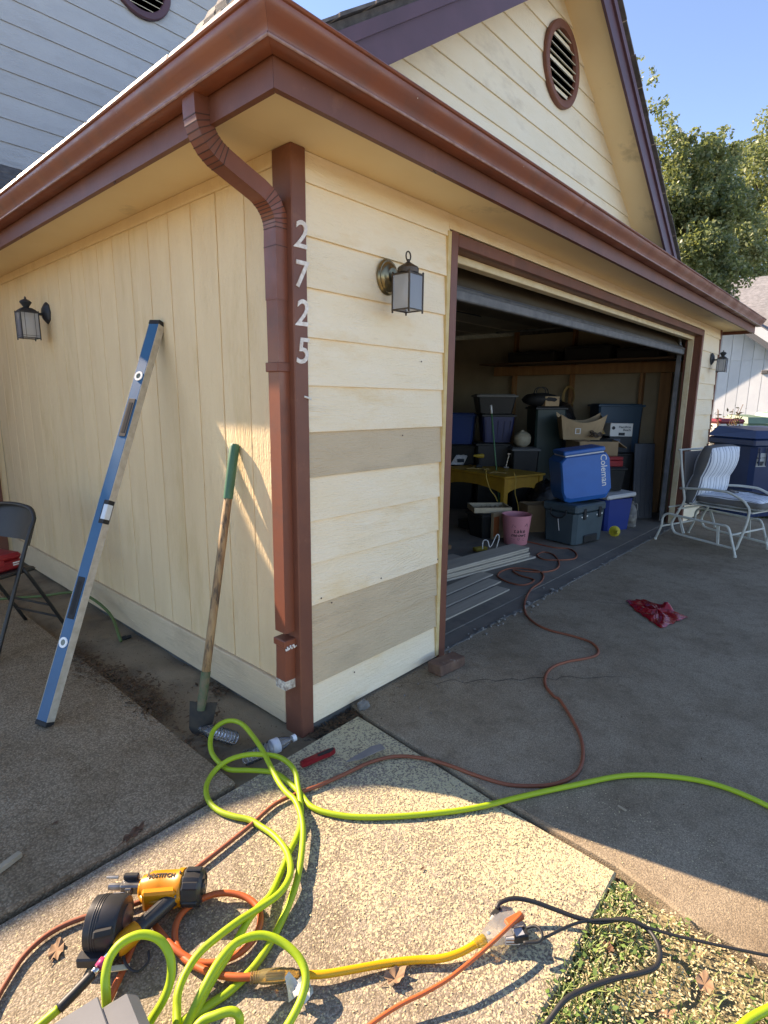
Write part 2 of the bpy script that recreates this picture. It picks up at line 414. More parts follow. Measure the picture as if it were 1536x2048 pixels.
def lap_board(x0, x1, h, m, parent, z, y=0.0, proud=.016, me=None):
    L = x1-x0
    if me is None:
        b = MB(); b.prism([(-proud,0),(-proud+.001,-.001),(0,0),(0,h+.012),(-.004,h+.012),(-proud,.003)], lambda a, c, t: (t*L, a, c))
        me = b.data('siding_board', m)
    o = link('siding_board', me, parent, (x0, y, z)); return o, me
zs = [.014+.1812*k for k in range(13)]
mA = mB = mC = None; meshes = {}
for k, z in enumerate(zs):
    h = .1812 if k < 12 else H-z-.014
    m = GREIGE if k in (1, 2, 6) else CREAM
    key = (k == 12, m.name)
    jig = .0012*math.sin(k*5.1)
    o, me = lap_board(.047, .946+.006*math.sin(k*3.7), h, m, gar, z, -.002+jig, me=meshes.get(key)); meshes[key] = me
meshes = {}
for k, z in enumerate(zs):
    h = .1812 if k < 12 else H-z-.014
    o, me = lap_board(DX1+TW+.001, W-.035, h, CREAM, gar, z, -.002, me=meshes.get(k == 12)); meshes[k == 12] = me
lap_board(.946, DX1+TW, H-2.222-.014, CREAM, gar, 2.222, -.002)
# little nails in the boards
nm = MB().lathe([(.0001,-.0015),(.0035,-.001),(.0038,.001)], 8, ax=(0,1,0)).data('nail', NAIL)
for x, k in ((.1,9),(.48,9),(.93,9),(.16,9.2),(.75,3.4),(.62,5.3),(.3,11.3)):
    link('nail', nm, gar, (x, -.0185, zs[0]+.1812*(12-k)+.02))
# wall cores behind the boards
MB().box(.0, DX0-.002, .003, .14, -.06, H).box(DX1+.002, W, .003, .14, -.06, H).box(DX0-.002, DX1+.002, .003, .14, DH+.03, H+.1).build('front_wall', DRYWALL, gar)
MB().box(.003, .12, .14, 3.99, -.06, H+.1).build('side_wall', DRYWALL, gar)
MB().box(W-.14, W, .14, 6, -.06, H+.1).build('far_wall', DRYWALL, gar)
MB().box(.12, W-.14, 3.9, 3.99, -.05, H+.3).build('back_wall', DRYWALL, gar)
MB().box(.12, W-.14, .14, 3.9, 2.46, 2.5).build('ceiling', CEIL, gar)
for y in (.95, 1.55, 2.15, 2.75, 3.35):
    MB().box(.12, W-.14, y-.012, y+.012, 2.452, 2.46).build('ceiling_batten', mat('pale_batten', (.48,.44,.36), .8), gar)
MB().box(-.006, 1.0, -.006, .0, -.1, .012, .004).box(-.006, .0, 0, 3.9, -.1, .012).build('foundation', FOUND, gar)
# grooved plywood on the side wall: planks 0.203 wide between the grooves
pm = MB(); pm.box(-.010, .003, .0035, .1995, 0, 2.06, .002); pm = pm.data('wall_plank', PANEL)
MB().box(-.003, .003, .085, 3.99, .16, H).build('groove_backing', PANEL, gar)
MB().box(-.010, .003, .086, .2865, .186, 2.246, .002).build('wall_plank', PANEL, gar)
for k in range(18): link('wall_plank', pm, gar, (0, .287+.203*k, .186))
MB().box(-.026, .003, .088, 2.2, 0.0, .184, .004).build('skirt_board', SKIRT, gar)
MB().box(-.026, .003, 2.204, 3.98, 0.0, .184, .004).build('skirt_board', SKIRT, gar)
MB().box(-.022, .003, .088, 1.9, 2.244, H, .003).build('frieze_board', PANEL, gar)
MB().box(-.022, .003, 1.903, 3.98, 2.244, H, .003).build('frieze_board', PANEL, gar)
# corner post with the house number
post = MB(); post.box(-.024, .045, -.024, .087, -.03, H, .004); post = post.build('corner_post', BROWN, gar)
NUM = mat('number_white', (.80,.74,.66), .5, col2=(.6,.5,.42), vscale=60, v3scale=20)
for s, z in (('2', 1.995), ('7', 1.858), ('2', 1.722), ('5', 1.585)):
    lettering('house_number', s, .135, NUM, post, (.0115 if s != '7' else .0105, -.0255, z), (1,0,0), (0,0,1), .0012, .0022, .16 if s != '7' else .10)
MB().tube([(.02,-.024,1.42),(.036,-.03,1.415),(.05,-.03,1.41)], .004, 6).build('cable_clip', WHITEP, post)
# trim round the opening
TW = .058
b = MB().box(DX0-TW, DX0, -.024, .0, -.0, DH+TW+.007, .003); b.build('door_trim', BROWN, gar)
b = MB().box(DX1, DX1+TW, -.024, .0, 0, DH+TW+.007, .003); b.build('door_trim', BROWN, gar)
b = MB().box(DX0+.0005, DX1-.0005, -.026, .0, DH, DH+TW, .003); b.build('door_trim', BROWN, gar)
MB().box(DX0-.03, DX0, .0005, .145, 0, DH+.03).build('jamb', BROWN, gar)
MB().box(DX1, DX1+.03, .0005, .145, 0, DH+.03).build('jamb', BROWN, gar)
MB().box(DX0, DX1, .0005, .145, DH, DH+.03).build('jamb', BROWN, gar)
b = MB().box(DX0-.084, DX0-TW, -.0225, -.001, .02, DH+TW-.0); b.build('caulked_strip', TRIMCREAM, gar)
STOP = mat('door_stop_paint', (.70,.58,.38), .6, col2=(.62,.48,.28), vscale=12)
MB().box(DX0, DX0+.014, .085, .135, 0, DH, .003).build('door_stop', STOP, gar)
MB().box(DX1-.014, DX1, .06, .12, 0, DH, .003).build('door_stop', STOP, gar)
MB().box(DX0+.015, DX1-.015, .06, .12, DH-.04, DH-.001, .003).build('door_stop', STOP, gar)
b = MB().box(W-.034, W+.006, -.022, .0, 0, H, .003).box(W+.001, W+.022, -.0, .08, 0, H); b.build('corner_trim', BROWN, gar)
# soffits, fascias
b = MB().box(-E, XE, -E, .0, H, H+.012); b.build('soffit', SOFFIT, gar)
b = MB().box(-E, -.0, .0015, 3.98, H+.0005, H+.012); b.build('soffit', SOFFIT, gar)
FB, FT = 2.258, 2.425
b = MB().prism([(-E,FB),(-E-.022,FB),(-E-.022,FT),(-E,FT)], lambda a, c, t: ((a if t == 0 else XE+.02), a, c)); b.build('fascia', BROWN, gar)
b = MB().prism([(-E,FB-.001),(-E-.022,FB-.001),(-E-.022,FT),(-E,FT)], lambda a, c, t: (a, (a+.001 if t == 0 else 3.98), c)); b.build('fascia', BROWN, gar)
MB().box(XE, XE+.02, -E+.001, 3, FB, FT).build('fascia', BROWN, gar)
MB().box(W+.022, XE-.001, .002, 3, H, H+.012).build('soffit', SOFFIT, gar)
hk = MB().tube([(0,0,0),(0,-.006,-.008),(.004,-.01,-.014),(.009,-.008,-.008)], .0022, 5).data('light_hook', NAIL, 1)
for x in (.42, 1.75, 3.1): link('light_hook', hk, gar, (x, -E-.014, FB+.002))
for y in (.72, 1.9): link('light_hook', hk, gar, (-E-.012, y, FB+.002), (0,0,-1.57))
# gutter: K profile (offset outward d, height z), mitred at the corner
GB = 2.333
prof = [(d, GB+(z-GB)*.80) for d, z in [(.022,GB+.105),(.024,GB+.004),(.030,GB),(.082,GB),(.086,GB+.003),(.088,GB+.010),(.083,GB+.016),(.084,GB+.024),(.092,GB+.040),(.103,GB+.056),(.112,GB+.070),(.117,GB+.082),(.118,GB+.094),(.124,GB+.096),(.127,GB+.102),(.124,GB+.108),(.112,GB+.108),(.110,GB+.098)]]
def gutter(front):
    b = MB(); n = len(prof); V = []
    for t in (0, 1):
        for d, z in prof:
            q = -E-d
            if front: V.append((q if t == 0 else 6.905, q, z))
            else: V.append((q-.0006, q if t == 0 else 3.97, z))
    F = [[i, i+1, n+i+1, n+i] for i in range(n-1)]
    b.add(V, F)
    if front: b.add([v for v in V[n:]], [list(range(n))])
    return b
gf = gutter(True).build('gutter', GUTTER, gar, 35)
gs = gutter(False).build('gutter', GUTTER, gar, 35)
gs['label'] = 'gutter run along the side wall'; gf['label'] = 'gutter run above the garage door'
EDGE_HILITE = mat('gutter_edge_highlight', (.42,.28,.26), .4, col2=(.28,.15,.12), vscale=25)  # light colour paints the highlight line on the gutter's lower front edge
MB().tube([(-E-.0865,-E-.0865,GB+.0035),(6.90,-E-.0865,GB+.0035)], .0042, 6).build('gutter_edge', EDGE_HILITE, gf, 1)
MB().tube([(-E-.087,-E-.0865,GB+.0036),(-E-.087,3.96,GB+.0036)], .0042, 6).build('gutter_edge', EDGE_HILITE, gs, 1)
for x in (1.55, 4.1):
    q = []
    for d, z in prof[2:14]: q.append((x, -E-d-.0012, z-.0006))
    b = MB(); V = [(p[0]-.012, p[1], p[2]) for p in q]+[(p[0]+.012, p[1], p[2]) for p in q]; n = len(q)
    b.add(V, [[i, i+1, n+i+1, n+i] for i in range(n-1)]); b.build('gutter_seam', GUTTER, gf, 35)
scr = MB().lathe([(.0001,.003),(.0035,.002),(.0038,0)], 8, ax=(0,-1,0)).data('gutter_screw', WHITEP)
for k in range(9): link('gutter_screw', scr, gf, (.2+.72*k, -E-.1095, GB+.058), (R(-35),0,0))
for k in range(5): link('gutter_screw', scr, gs, (-E-.1095, .45+.72*k, GB+.058), (R(-35),0,-1.5708))
for x, w, g in ((-.42, .93, 0), (.53, .98, 1), (1.53, .93, 2), (2.47, .95, 3), (3.44, .92, 4), (4.38, .96, 5), (5.36, 1.5, 6)):
    zo = .002*math.sin(g*2.3)
    MB().bar((x+.006, -E-.113, GB+.0875+zo), (x+w-.006, -E-.113, GB+.0875-zo), .0016, .012, 0, (0,.5,.8)).build('gutter_guard', GUARD, gf)
for y, w, g in ((-.41, .47, 0), (.07, .62, 1), (.71, .83, 2), (1.56, .7, 3), (2.28, .86, 4), (3.16, .8, 5)):
    zo = .003*math.sin(g*2.3)
    MB().bar((-E-.119, y+.004, GB+.0935+zo), (-E-.119, y+w-.004, GB+.0935-zo), .0018, .020, 0, (.42,0,.9)).build('gutter_guard', GUARD, gs)
# downspout: corrugated rectangle, two elbows
def cor(w, d, n=5):
    pr = []
    for side in range(4):
        for k in range(8):
            t = k/8; r = .13*math.sin(t*math.pi*8)*(1 if side in (0, 2) else 1) if .1 < t < .9 else 0
            a = -1+2*t
            if side == 0: pr.append((a*w, (-1+abs(r))*d))
            elif side == 1: pr.append(((1-abs(r))*w, a*d))
            elif side == 2: pr.append((-a*w, (1-abs(r))*d))
            else: pr.append(((-1+abs(r))*w, -a*d))
    return pr
ds = MB(); ds.tube([(-.0445,.043,1.79),(-.0445,.043,1.52),(-.0445,.043,1.0),(-.046,.044,.46)], 1, prof=cor(.0335,.0275), up=(1,0,0)); ds = ds.build('downspout', GUTTER, gar)
el = []; cx, cz = -.345, 2.335
for k in range(3): el.append((cx, .04, cz-.02*k))
for k in range(10):                      # bend towards the wall
    a = R(69)*k/9; el.append((cx+.12*(1-math.cos(a)), .04, cz-.04-.12*math.sin(a)))
ex, ez = el[-1][0], el[-1][2]; dx, dz = math.sin(R(69)), -math.cos(R(69))
Lr = (-.0445-ex-.12*(1-math.cos(R(69))))/dx
for k in range(1, 4): el.append((ex+dx*Lr*k/3, .041, ez+dz*Lr*k/3))
ex, ez = el[-1][0], el[-1][2]
for k in range(1, 10):
    a = R(69)*(1-k/9); el.append((ex+.12*(math.cos(a)-math.cos(R(69))), .042, ez-.12*(math.sin(R(69))-math.sin(a))))
zend = el[-1][2]
for k in range(1, 5): el.append((-.0445, .043, zend-(zend-1.77)*k/4))
rr = [1.085 if (i % 2 and (3 < i < 13 or 15 < i < 26)) else 1.06 for i in range(len(el))]
elb = MB(); elb.tube(el, rr, prof=cor(.0335,.0275), up=(1,0,0)); elb.build('elbow', GUTTER, ds)
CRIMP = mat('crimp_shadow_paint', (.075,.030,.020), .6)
# crimp ridges on the bends
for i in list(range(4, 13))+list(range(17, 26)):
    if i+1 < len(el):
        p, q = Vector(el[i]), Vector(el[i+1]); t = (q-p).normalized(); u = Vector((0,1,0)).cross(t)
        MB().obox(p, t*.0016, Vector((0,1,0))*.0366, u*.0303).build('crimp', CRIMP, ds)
MB().box(-.0820, -.008, .004, .082, 1.51, 1.545, .003).build('pipe_sleeve', GUTTER, ds)
MB().box(-.0825, -.008, .0045, .082, .40, .43, .003).build('strap', GUTTER, ds)
b = MB(); b.tube([(-.046,.044,.43),(-.048,.045,.30),(-.05,.046,.235)], 1, prof=cor(.0315,.026), up=(1,0,0)); b.build('downspout_end', GUTTER, ds)
b = MB(); b.tube([(-.05,.046,.245),(-.051,.046,.205)], 1, prof=cor(.0322,.0268), up=(1,0,0), caps=False); b.build('bare_pipe_end', mat('chipped_primer', (.62,.58,.48), .7, col2=(.25,.2,.16), vscale=60), ds)
fk = MB()
for k in range(14):
    fk.sphere((-.046+random.uniform(-.034,.036), .004+random.uniform(-.004,.0), .398+random.uniform(-.006,.006)), .004, .003, .005, 5, 4, .4)
fk.build('peeling_paint', WHITEP, ds)
# ---- roof: hip skirt with a gablet on top
RX = 3.27; SL = .667; ZE = 2.447; XL = -.37; XR = 2*RX-XL
zr = lambda x: ZE+SL*((x if x < RX else 2*RX-x)-XL)
YR, YW = .42, .72
hipx = XL+(YR-(-.37))
rb = MB()
TH = .045
def slab(pts):
    n = len(pts); V = [tuple(p) for p in pts]+[(p[0], p[1], p[2]-TH) for p in pts]
    rb.add(V, [list(range(n)), list(range(2*n-1, n-1, -1))]+[[i, (i+1) % n, n+(i+1) % n, n+i] for i in range(n)])
slab([(XL,-.37,ZE),(hipx,YR,zr(hipx)),(RX,YR,zr(RX)),(RX,6,zr(RX)),(XL,6,ZE)])
slab([(XR,-.37,ZE),(2*RX-hipx,YR,zr(hipx)),(RX+.001,YR,zr(RX)),(RX+.001,6,zr(RX)),(XR,6,ZE)])
slab([(XL+.001,-.372,ZE),(XR-.001,-.372,ZE),(XR-.001-(YW+.37),YW,ZE+SL*(YW+.37)),(XL+.001+(YW+.37),YW,ZE+SL*(YW+.37))])
roof = rb.build('roof', SHINGLE, gar)
sb = MB().box(0, .3, -.009, .006, -.006, .006).data('shingle', SHINGLE_L)
# shingle tabs along the side eave and the rake edges
for k in range(20): link('shingle', sb, roof, (XL-.012, -.36+.31*k*.7, ZE+.006), (0,0,1.5708)) if k < 20 else None
# rake boards
for sgn in (-1, 1):
    fx = (lambda x: x) if sgn < 0 else (lambda x: 2*RX-x)
    x0, x1 = XL+.6, RX
    off = .0 if sgn < 0 else .001
    def lay(y0, y1, up, dn, nm, m):
        b = MB(); b.prism([(x0, zr(x0)-up), (x1, zr(x1)-up), (x1, zr(x1)-dn), (x0, zr(x0)-dn)], lambda a, c, t: (fx(a), (y0 if t == 0 else y1)+off, c)); b.build(nm, m, gar)
    lay(YR-.022, YR, .05, .275, 'rake_board', RAKE)
    lay(YR-.042, YR-.0225, .046, .115, 'rake_trim', RAKE)
    b = MB(); b.prism([(x0+.05, zr(x0+.05)-.18), (x1, zr(x1)-.18), (x1, zr(x1)-.20), (x0+.05, zr(x0+.05)-.20)], lambda a, c, t: (fx(a), YR+.001 if t == 0 else YW, c)); b.build('gable_soffit', SOFFIT, gar)
    # shingle edge above the rake
    for k in range(13):
        xa = .35+k*.235
        if xa+.23 > RX: break
        b = MB(); b.prism([(xa, zr(xa)+.004), (xa+.229, zr(xa+.229)+.004), (xa+.229, zr(xa+.229)+.018), (xa, zr(xa)+.018+.004*(k % 2))], lambda a, c, t: (fx(a), YR-.058-.004*(k % 3) if t == 0 else YR+.3, c)); b.build('shingle', SHINGLE, roof)
# gable siding, each course cut to the rakes
for k in range(13):
    z0 = 3.02+.18*k; z1 = z0+.18
    xa = RX-(zr(RX)-.19-z0)/SL; xb = RX-(zr(RX)-.19-z1)/SL
    if xa > RX-.08: break
    xb = min(xb, RX-.02)
    b = MB(); P = [(xa, z0), (2*RX-xa, z0), (2*RX-xb, z1+.008), (xb, z1+.008)]
    V = [(x, YW-(.016 if i < 2 else .004), z) for i, (x, z) in enumerate(P)]+[(x, YW+.01, z) for x, z in P]
    b.add(V, [(0,1,2,3),(7,6,5,4),(0,4,5,1),(1,5,6,2),(2,6,7,3),(3,7,4,0)]); b.build('gable_board', GABLE, gar)
b = MB(); b.prism([(1.0,3.0),(2*RX-1.0,3.0),(RX,zr(RX)-.2)], lambda a, c, t: (a, YW+.012+t*.05, c)); b.build('gable_wall', DRYWALL, gar)
def round_vent(cx, cz, y, ro, parent, m_ring, m_slat, nsl, zsc=1.0, tilt=-.5):
    v = MB()
    v.lathe([(ro*.78,.004),(ro*.80,.030),(ro*.84,.036),(ro*.97,.036),(ro,.028),(ro,.0)], 40, ax=(0,-1,0))
    v.v = [(a, b_, c*zsc) for a, b_, c in v.v]
    v.f = [f for f in v.f if len(f) == 4]; v.mi = [0]*len(v.f)
    ring = v.build('vent_frame', m_ring, parent, 40, (cx, y, cz))
    d = MB().lathe([(.0001,0),(ro*.8,0)], 32, ax=(0,-1,0)); d.v = [(a, b_-.002, c*zsc) for a, b_, c in d.v]; d.build('vent_back', DARKIN, ring)
    for k in range(nsl):
        z = -ro*.78*zsc+(k+.5)*2*ro*.78*zsc/nsl; hw = math.sqrt(max(.0001, (ro*.78)**2-(z/zsc)**2))
        MB().obox((0,-.016,z), (hw,0,0), (0,.013*math.cos(tilt),.013*math.sin(tilt)*-1), (0,.0012*math.sin(tilt),.0025), 0).build('vent_slat', m_slat, ring)
    return ring
SLAT = mat('vent_slat_paint', (.62,.55,.40), .6)
round_vent(3.41, 4.115, YW-.012, .305, gar, BROWN, SLAT, 8)
# ---- small shingled cricket where the garage roof meets the house
# ---- interior framing on the far side wall
for y in (.55, .80, 1.76, 2.68):
    MB().box(W-.235, W-.141, y-.02, y+.02, 0, 2.455, .002).build('stud', STUD, gar)
MB().box(W-.275, W-.236, .3, 3.0, 1.80, 1.93, .002).build('ledger', STUD, gar)
MB().box(W-.70, W-.276, .3, 3.0, 1.94, 1.96).build('loft_shelf', mat('loft_plywood', (.12,.07,.04), .8), gar)
MB().box(W-.29, W-.2365, .42, .55, 0.0, 1.79).build('stud', STUD, gar)

# ------------------------------------------------------------------ main house behind
YH = 4.0; HX0, HX1 = -.60, 3.66; HXC = 1.53; ZEV = 4.75; HS = .9
hou = thing('house', 'two-storey house with pale grey siding and round gable vent behind the garage', 'house')
MB().box(HX0, HX1, YH+.012, YH+7, -.1, ZEV).build('house_wall', HOUSEW, hou)
b = MB(); b.prism([(HX0,ZEV-.001),(HX1,ZEV-.001),(HXC,ZEV+HS*(HX1-HX0)/2)], lambda a, c, t: (a, YH+.012+t*.3, c)); b.build('gable_wall', HOUSEW, hou)
meh = None
zb = 3.27
k = 0
while zb+.18*k < ZEV+1.6:
    z = zb+.18*k; x0, x1 = HX0, HX1
    if z+.18 > ZEV:
        x0 = max(x0, HXC-(ZEV+HS*(HX1-HX0)/2-z-.18)/HS); x1 = min(x1, 2*HXC-x0)
        lap_board(x0, x1, .18, HOUSEW, hou, z, YH)
    else:
        o, meh = lap_board(x0, x1, .18, HOUSEW, hou, z, YH, me=meh)
    k += 1
round_vent(1.50, 5.165, YH-.014, .30, hou, RAKE, SLAT, 8)
b = MB()
apex = ZEV+HS*(HX1-HX0)/2
YF = 3.6
left = [(-3.3,2.50),(-2.1,2.545)]+[(-1.458,2.561),(-1.293,2.602),(-1.163,2.711),(-1.041,2.813),(-0.974,2.929),(-0.855,3.041),(-0.773,3.229)]+[(-.72,3.6),(-.64,4.45),(HXC,apex+.10)]   # unseen flared catslide, added and shaped to cast the ground and wall shadow
low = [(x-(.03 if i < 11 else 0), z-.07) for i, (x, z) in enumerate(left)]
n = len(left); V = []
for y in (YF, YH+7):
    V += [(x, y, z) for x, z in left]+[(x, y, z) for x, z in low]
for i in range(n-1):
    b.add([V[k] for k in (i, i+1, 2*n+i+1, 2*n+i)], [(0,1,2,3)]); b.add([V[k] for k in (n+i, n+i+1, 3*n+i+1, 3*n+i)], [(0,1,2,3)])
    b.add([V[k] for k in (i, i+1, n+i+1, n+i)], [(0,1,2,3)]); b.add([V[k] for k in (2*n+i, 2*n+i+1, 3*n+i+1, 3*n+i)], [(0,1,2,3)])
b.prism([(HX1+.35,ZEV-.32),(HXC+.001,apex+.02),(HXC+.001,apex+.1),(HX1+.35,ZEV-.22)], lambda a, c, t: (a, YF if t == 0 else YH+7, c))
b.build('roof', SHINGLE_L, hou)
por = MB(); por.prism([(3.5,2.80),(YH-.004,3.27),(YH-.004,3.2),(3.5,2.74)], lambda a, c, t: (-.6 if t == 0 else 1.2, a, c))
por = por.build('porch_roof', SHINGLE, hou)
for k in range(5):
    MB().prism([(3.5+.1*k,2.806+.094*k),(3.5+.1*k+.115,2.806+.094*k+.104),(3.5+.1*k+.115,2.806+.094*k+.109),(3.5+.1*k,2.818+.094*k)], lambda a, c, t: (-.6 if t == 0 else 1.2, a, c)).build('shingle_course', SHINGLE, por)
MB().box(-3.1, -.005, YH-.01, YH+.01, -.05, 2.5).build('entry_wall', PANEL, hou)
b = MB().box(-.16, -.06, YH-.04, YH-.011, 0, 2.1, .003); b.build('door_casing', BROWN, hou)
b = MB().box(-1.05, -.16, YH-.03, YH-.011, 0.02, 2.05, .003); b.build('entry_door', mat('entry_door_red', (.18,.03,.03), .45), hou)
# sunlit shingled saddle roof against the house wall
A, B_, C_ = (0.03,0.707,2.869), (0.05,0.411,2.923), (0.053,0.334,2.938)
cb = MB()
pts = [(A[0], A[1]+.12, zr(A[0])-.02), A, B_, C_, (C_[0], C_[1]-.05, zr(C_[0])-.02)]
V = [(x, y, z) for x, y, z in pts]+[(x+.36, y, zr(x+.36)-.02) for x, y, z in pts]+[(x-.06, y, zr(x-.06)-.03) for x, y, z in pts]
cb.add(V, [(0,1,6,5),(1,2,7,6),(2,3,8,7),(3,4,9,8),(0,1,11,10),(1,2,12,11),(2,3,13,12),(3,4,14,13)])
sad = cb.build('roof_saddle', SHINGLE_L, gar)
for r in range(4):
    for k in range(7):
        y = C_[1]+.08+.085*k+.04*(r % 2); t = (y-A[1])/(C_[1]-A[1]); t = max(0, min(1, t))
        zt = A[2]+t*(C_[2]-A[2]); z = zt-.012-.045*r; x = A[0]-.012-.012*r
        if z < zr(0)-.1: continue
        MB().obox((x, y, z), (.003,0,-.012), (0,.038,0), (.012,0,.022), .001).build('shingle', SHINGLE_L, sad)

# ------------------------------------------------------------------ ground
WALK = mat_aggregate('exposed_aggregate', (.21,.17,.12), (.31,.255,.185), (.45,.38,.29), (.62,.57,.50), 185, .5, flecks=(.55,.47,.28))
PATIO = mat_aggregate('worn_aggregate', (.215,.155,.095), (.32,.235,.147), (.44,.335,.215), (.58,.50,.40), 150, .5)
DRIVE = mat_aggregate('driveway_concrete', (.225,.175,.118), (.315,.245,.165), (.41,.32,.215), (.56,.50,.44), 240, .35)
GFLOOR = mat('garage_slab', (.22,.19,.15), .75, col2=(.145,.128,.105), vscale=2.0, col3=(.09,.085,.08), v3scale=3.5, v3lo=.55, v3hi=.75, bump=.25, bscale=90, world_co=True, spec=.3)
SOIL = mat('damp_soil', (.055,.042,.028), .95, col2=(.10,.08,.05), vscale=18, bump=1, bscale=90, bdist=.01, world_co=True)
STRIP = mat('dirty_strip_concrete', (.27,.20,.118), .9, col2=(.19,.138,.08), vscale=3.5, col3=(.09,.065,.04), v3scale=2.4, v3lo=.5, v3hi=.7, bump=.6, bscale=120, world_co=True)
LAWN = mat('lawn_soil', (.30,.235,.13), .95, col2=(.20,.165,.08), vscale=6, bump=1, bscale=40, bdist=.02, world_co=True)
def slab_obj(name, poly, z, depth, m, sub=0, bev=.012):
    """a concrete slab from an outline, with a rounded arris."""
    b = MB(); n = len(poly); c = Vector((sum(p[0] for p in poly)/n, sum(p[1] for p in poly)/n))
    ins = []
    for p in poly:
        d = Vector((c[0]-p[0], c[1]-p[1])); d.normalize(); ins.append((p[0]+d.x*bev, p[1]+d.y*bev))
    V = [(x, y, z) for x, y in ins]+[(x, y, z-bev*.7) for x, y in poly]+[(x, y, z-depth) for x, y in poly]
    F = [list(range(n))]+[[i, (i+1) % n, n+(i+1) % n, n+i] for i in range(n)]+[[n+i, n+(i+1) % n, 2*n+(i+1) % n, 2*n+i] for i in range(n)]
    b.add(V, F); return struct(b.build(name, m))
g = MB(); g.quad((-300,-300,-.16),(300,-300,-.16),(300,300,-.16),(-300,300,-.16)); struct(g.build('ground', LAWN))
slab_obj('garage_floor', [(.1,.145),(W-.1,.145),(W-.1,3.95),(.1,3.95)], .0, .1, GFLOOR, bev=.004)
slab_obj('door_sill', [(.98,.022),(5.9,.022),(5.9,.140),(.98,.140)], -.006, .1, GFLOOR, bev=.008)
slab_obj('driveway', [(.290,.016),(.262,-.17),(.225,-.62),(.205,-.84),(.19,-1.28),(.14,-1.5),(.14,-2.6),(.1,-8),(6.6,-8),(6.95,-2.0),(6.95,.016)], .0, .12, DRIVE, bev=.010)
slab_obj('walkway', [(-4,-.105),(-.40,-.095),(-.02,-.09),(.255,-.09),(.25,-.17),(.212,-.62),(.193,-.84),(.178,-1.285),(-.42,-1.31),(-4,-1.36)], -.012, .1, WALK, bev=.008)
slab_obj('patio', [(-4,-.085),(-.392,-.075),(-.392,3.95),(-4,3.95)], .0, .12, PATIO, bev=.010)
s = MB(); nx, ny = 8, 60; V = []; F = []
for j in range(ny+1):
    for i in range(nx+1):
        x = -.40+.41*i/nx; y = -.10+4.05*j/ny
        V.append((x, y, -.045+.02*(i/nx)+.014*math.sin(x*19+y*7)*math.sin(y*5)))
F = [(j*(nx+1)+i, j*(nx+1)+i+1, (j+1)*(nx+1)+i+1, (j+1)*(nx+1)+i) for j in range(ny) for i in range(nx)]
s.add(V, F); struct(s.build('side_strip', STRIP, None, 1))
s = MB(); V = []; nx, ny = 16, 10
for j in range(ny+1):
    for i in range(nx+1):
        x = -.03+.33*i/nx; y = -.105+.105*j/ny
        V.append((x, y, -.03+.008*math.sin(x*40)*math.cos(y*50)+.006*math.sin(x*90+y*70)))
s.add(V, [(j*(nx+1)+i, j*(nx+1)+i+1, (j+1)*(nx+1)+i+1, (j+1)*(nx+1)+i) for j in range(ny) for i in range(nx)]); struct(s.build('soil_gap', SOIL, None, 1))
# broken slab joint in front of the opening: crumbs
CRUMB = mat('concrete_crumb', (.24,.22,.19), .9, col2=(.14,.13,.115), vscale=30, bump=.5, bscale=90)
# ------------------------------------------------------------------ grass
GREEN = mat('grass_blade', (.16,.22,.06), .55, col2=(.25,.30,.10), vscale=9, rand=0)
GREEN2 = mat('clover_leaf', (.10,.18,.04), .5, col2=(.16,.25,.06), vscale=12, rand=0)
DRYG = mat('dry_grass', (.42,.33,.16), .8, col2=(.52,.44,.24), vscale=14, rand=0)
def in_lawn(x, y):
    return y < -1.305 and x < .135-.0*(y) and x > -3.0
random.seed(3)
gb = MB()
soil = MB(); soil.quad((-4,-1.29,-.035),(.15,-1.29,-.035),(.15,-6,-.035),(-4,-6,-.035)); struct(soil.build('lawn', LAWN))
def edge_thin(x, y):
    d = min(-1.305-y, .15-x); return d
for i in range(26000):
    x = random.uniform(-.75, .14); y = random.uniform(-2.35, -1.285)
    if x > .15 or y > -1.29+.012*math.sin(x*40): continue
    bare = math.sin(x*9+1)+math.sin(y*11+x*4)+math.sin(x*23-y*17)*.6
    if bare > .25 and random.random() < .86: continue
    k = random.random(); h = random.uniform(.010, .045); a = random.uniform(0, 6.28); lean = random.uniform(.3, 1.3)*h
    w = random.uniform(.0012, .0026)
    dx, dy = math.cos(a), math.sin(a); p = Vector((x, y, -.036))
    gb.cur = 0 if k < .52 else (2 if k < .84 else 1)
    if gb.cur == 1:
        r = random.uniform(.006, .013); z = -.036+h*.8
        c = Vector((x, y, z)); tl = Vector((dx, dy, random.uniform(-.3, .5))).normalized(); sd = Vector((-dy, dx, random.uniform(-.3,.3)))
        gb.add([c, c+tl*r*.6+sd*r*.5, c+tl*r*1.5, c+tl*r*.6-sd*r*.5], [(0,1,2,3)])
    else:
        sd = Vector((-dy, dx, 0))*w; m_ = p+Vector((dx*lean*.4, dy*lean*.4, h*.7)); e_ = p+Vector((dx*lean, dy*lean, h if gb.cur == 0 else h*.35))
        gb.add([p-sd, p+sd, m_+sd*.8, m_-sd*.8, e_], [(0,1,2,3),(3,2,4)])
o = gb.build('grass', [GREEN, GREEN2, DRYG]); stuff(tag(o, 'patchy green grass and clover beside the walkway', 'grass'))
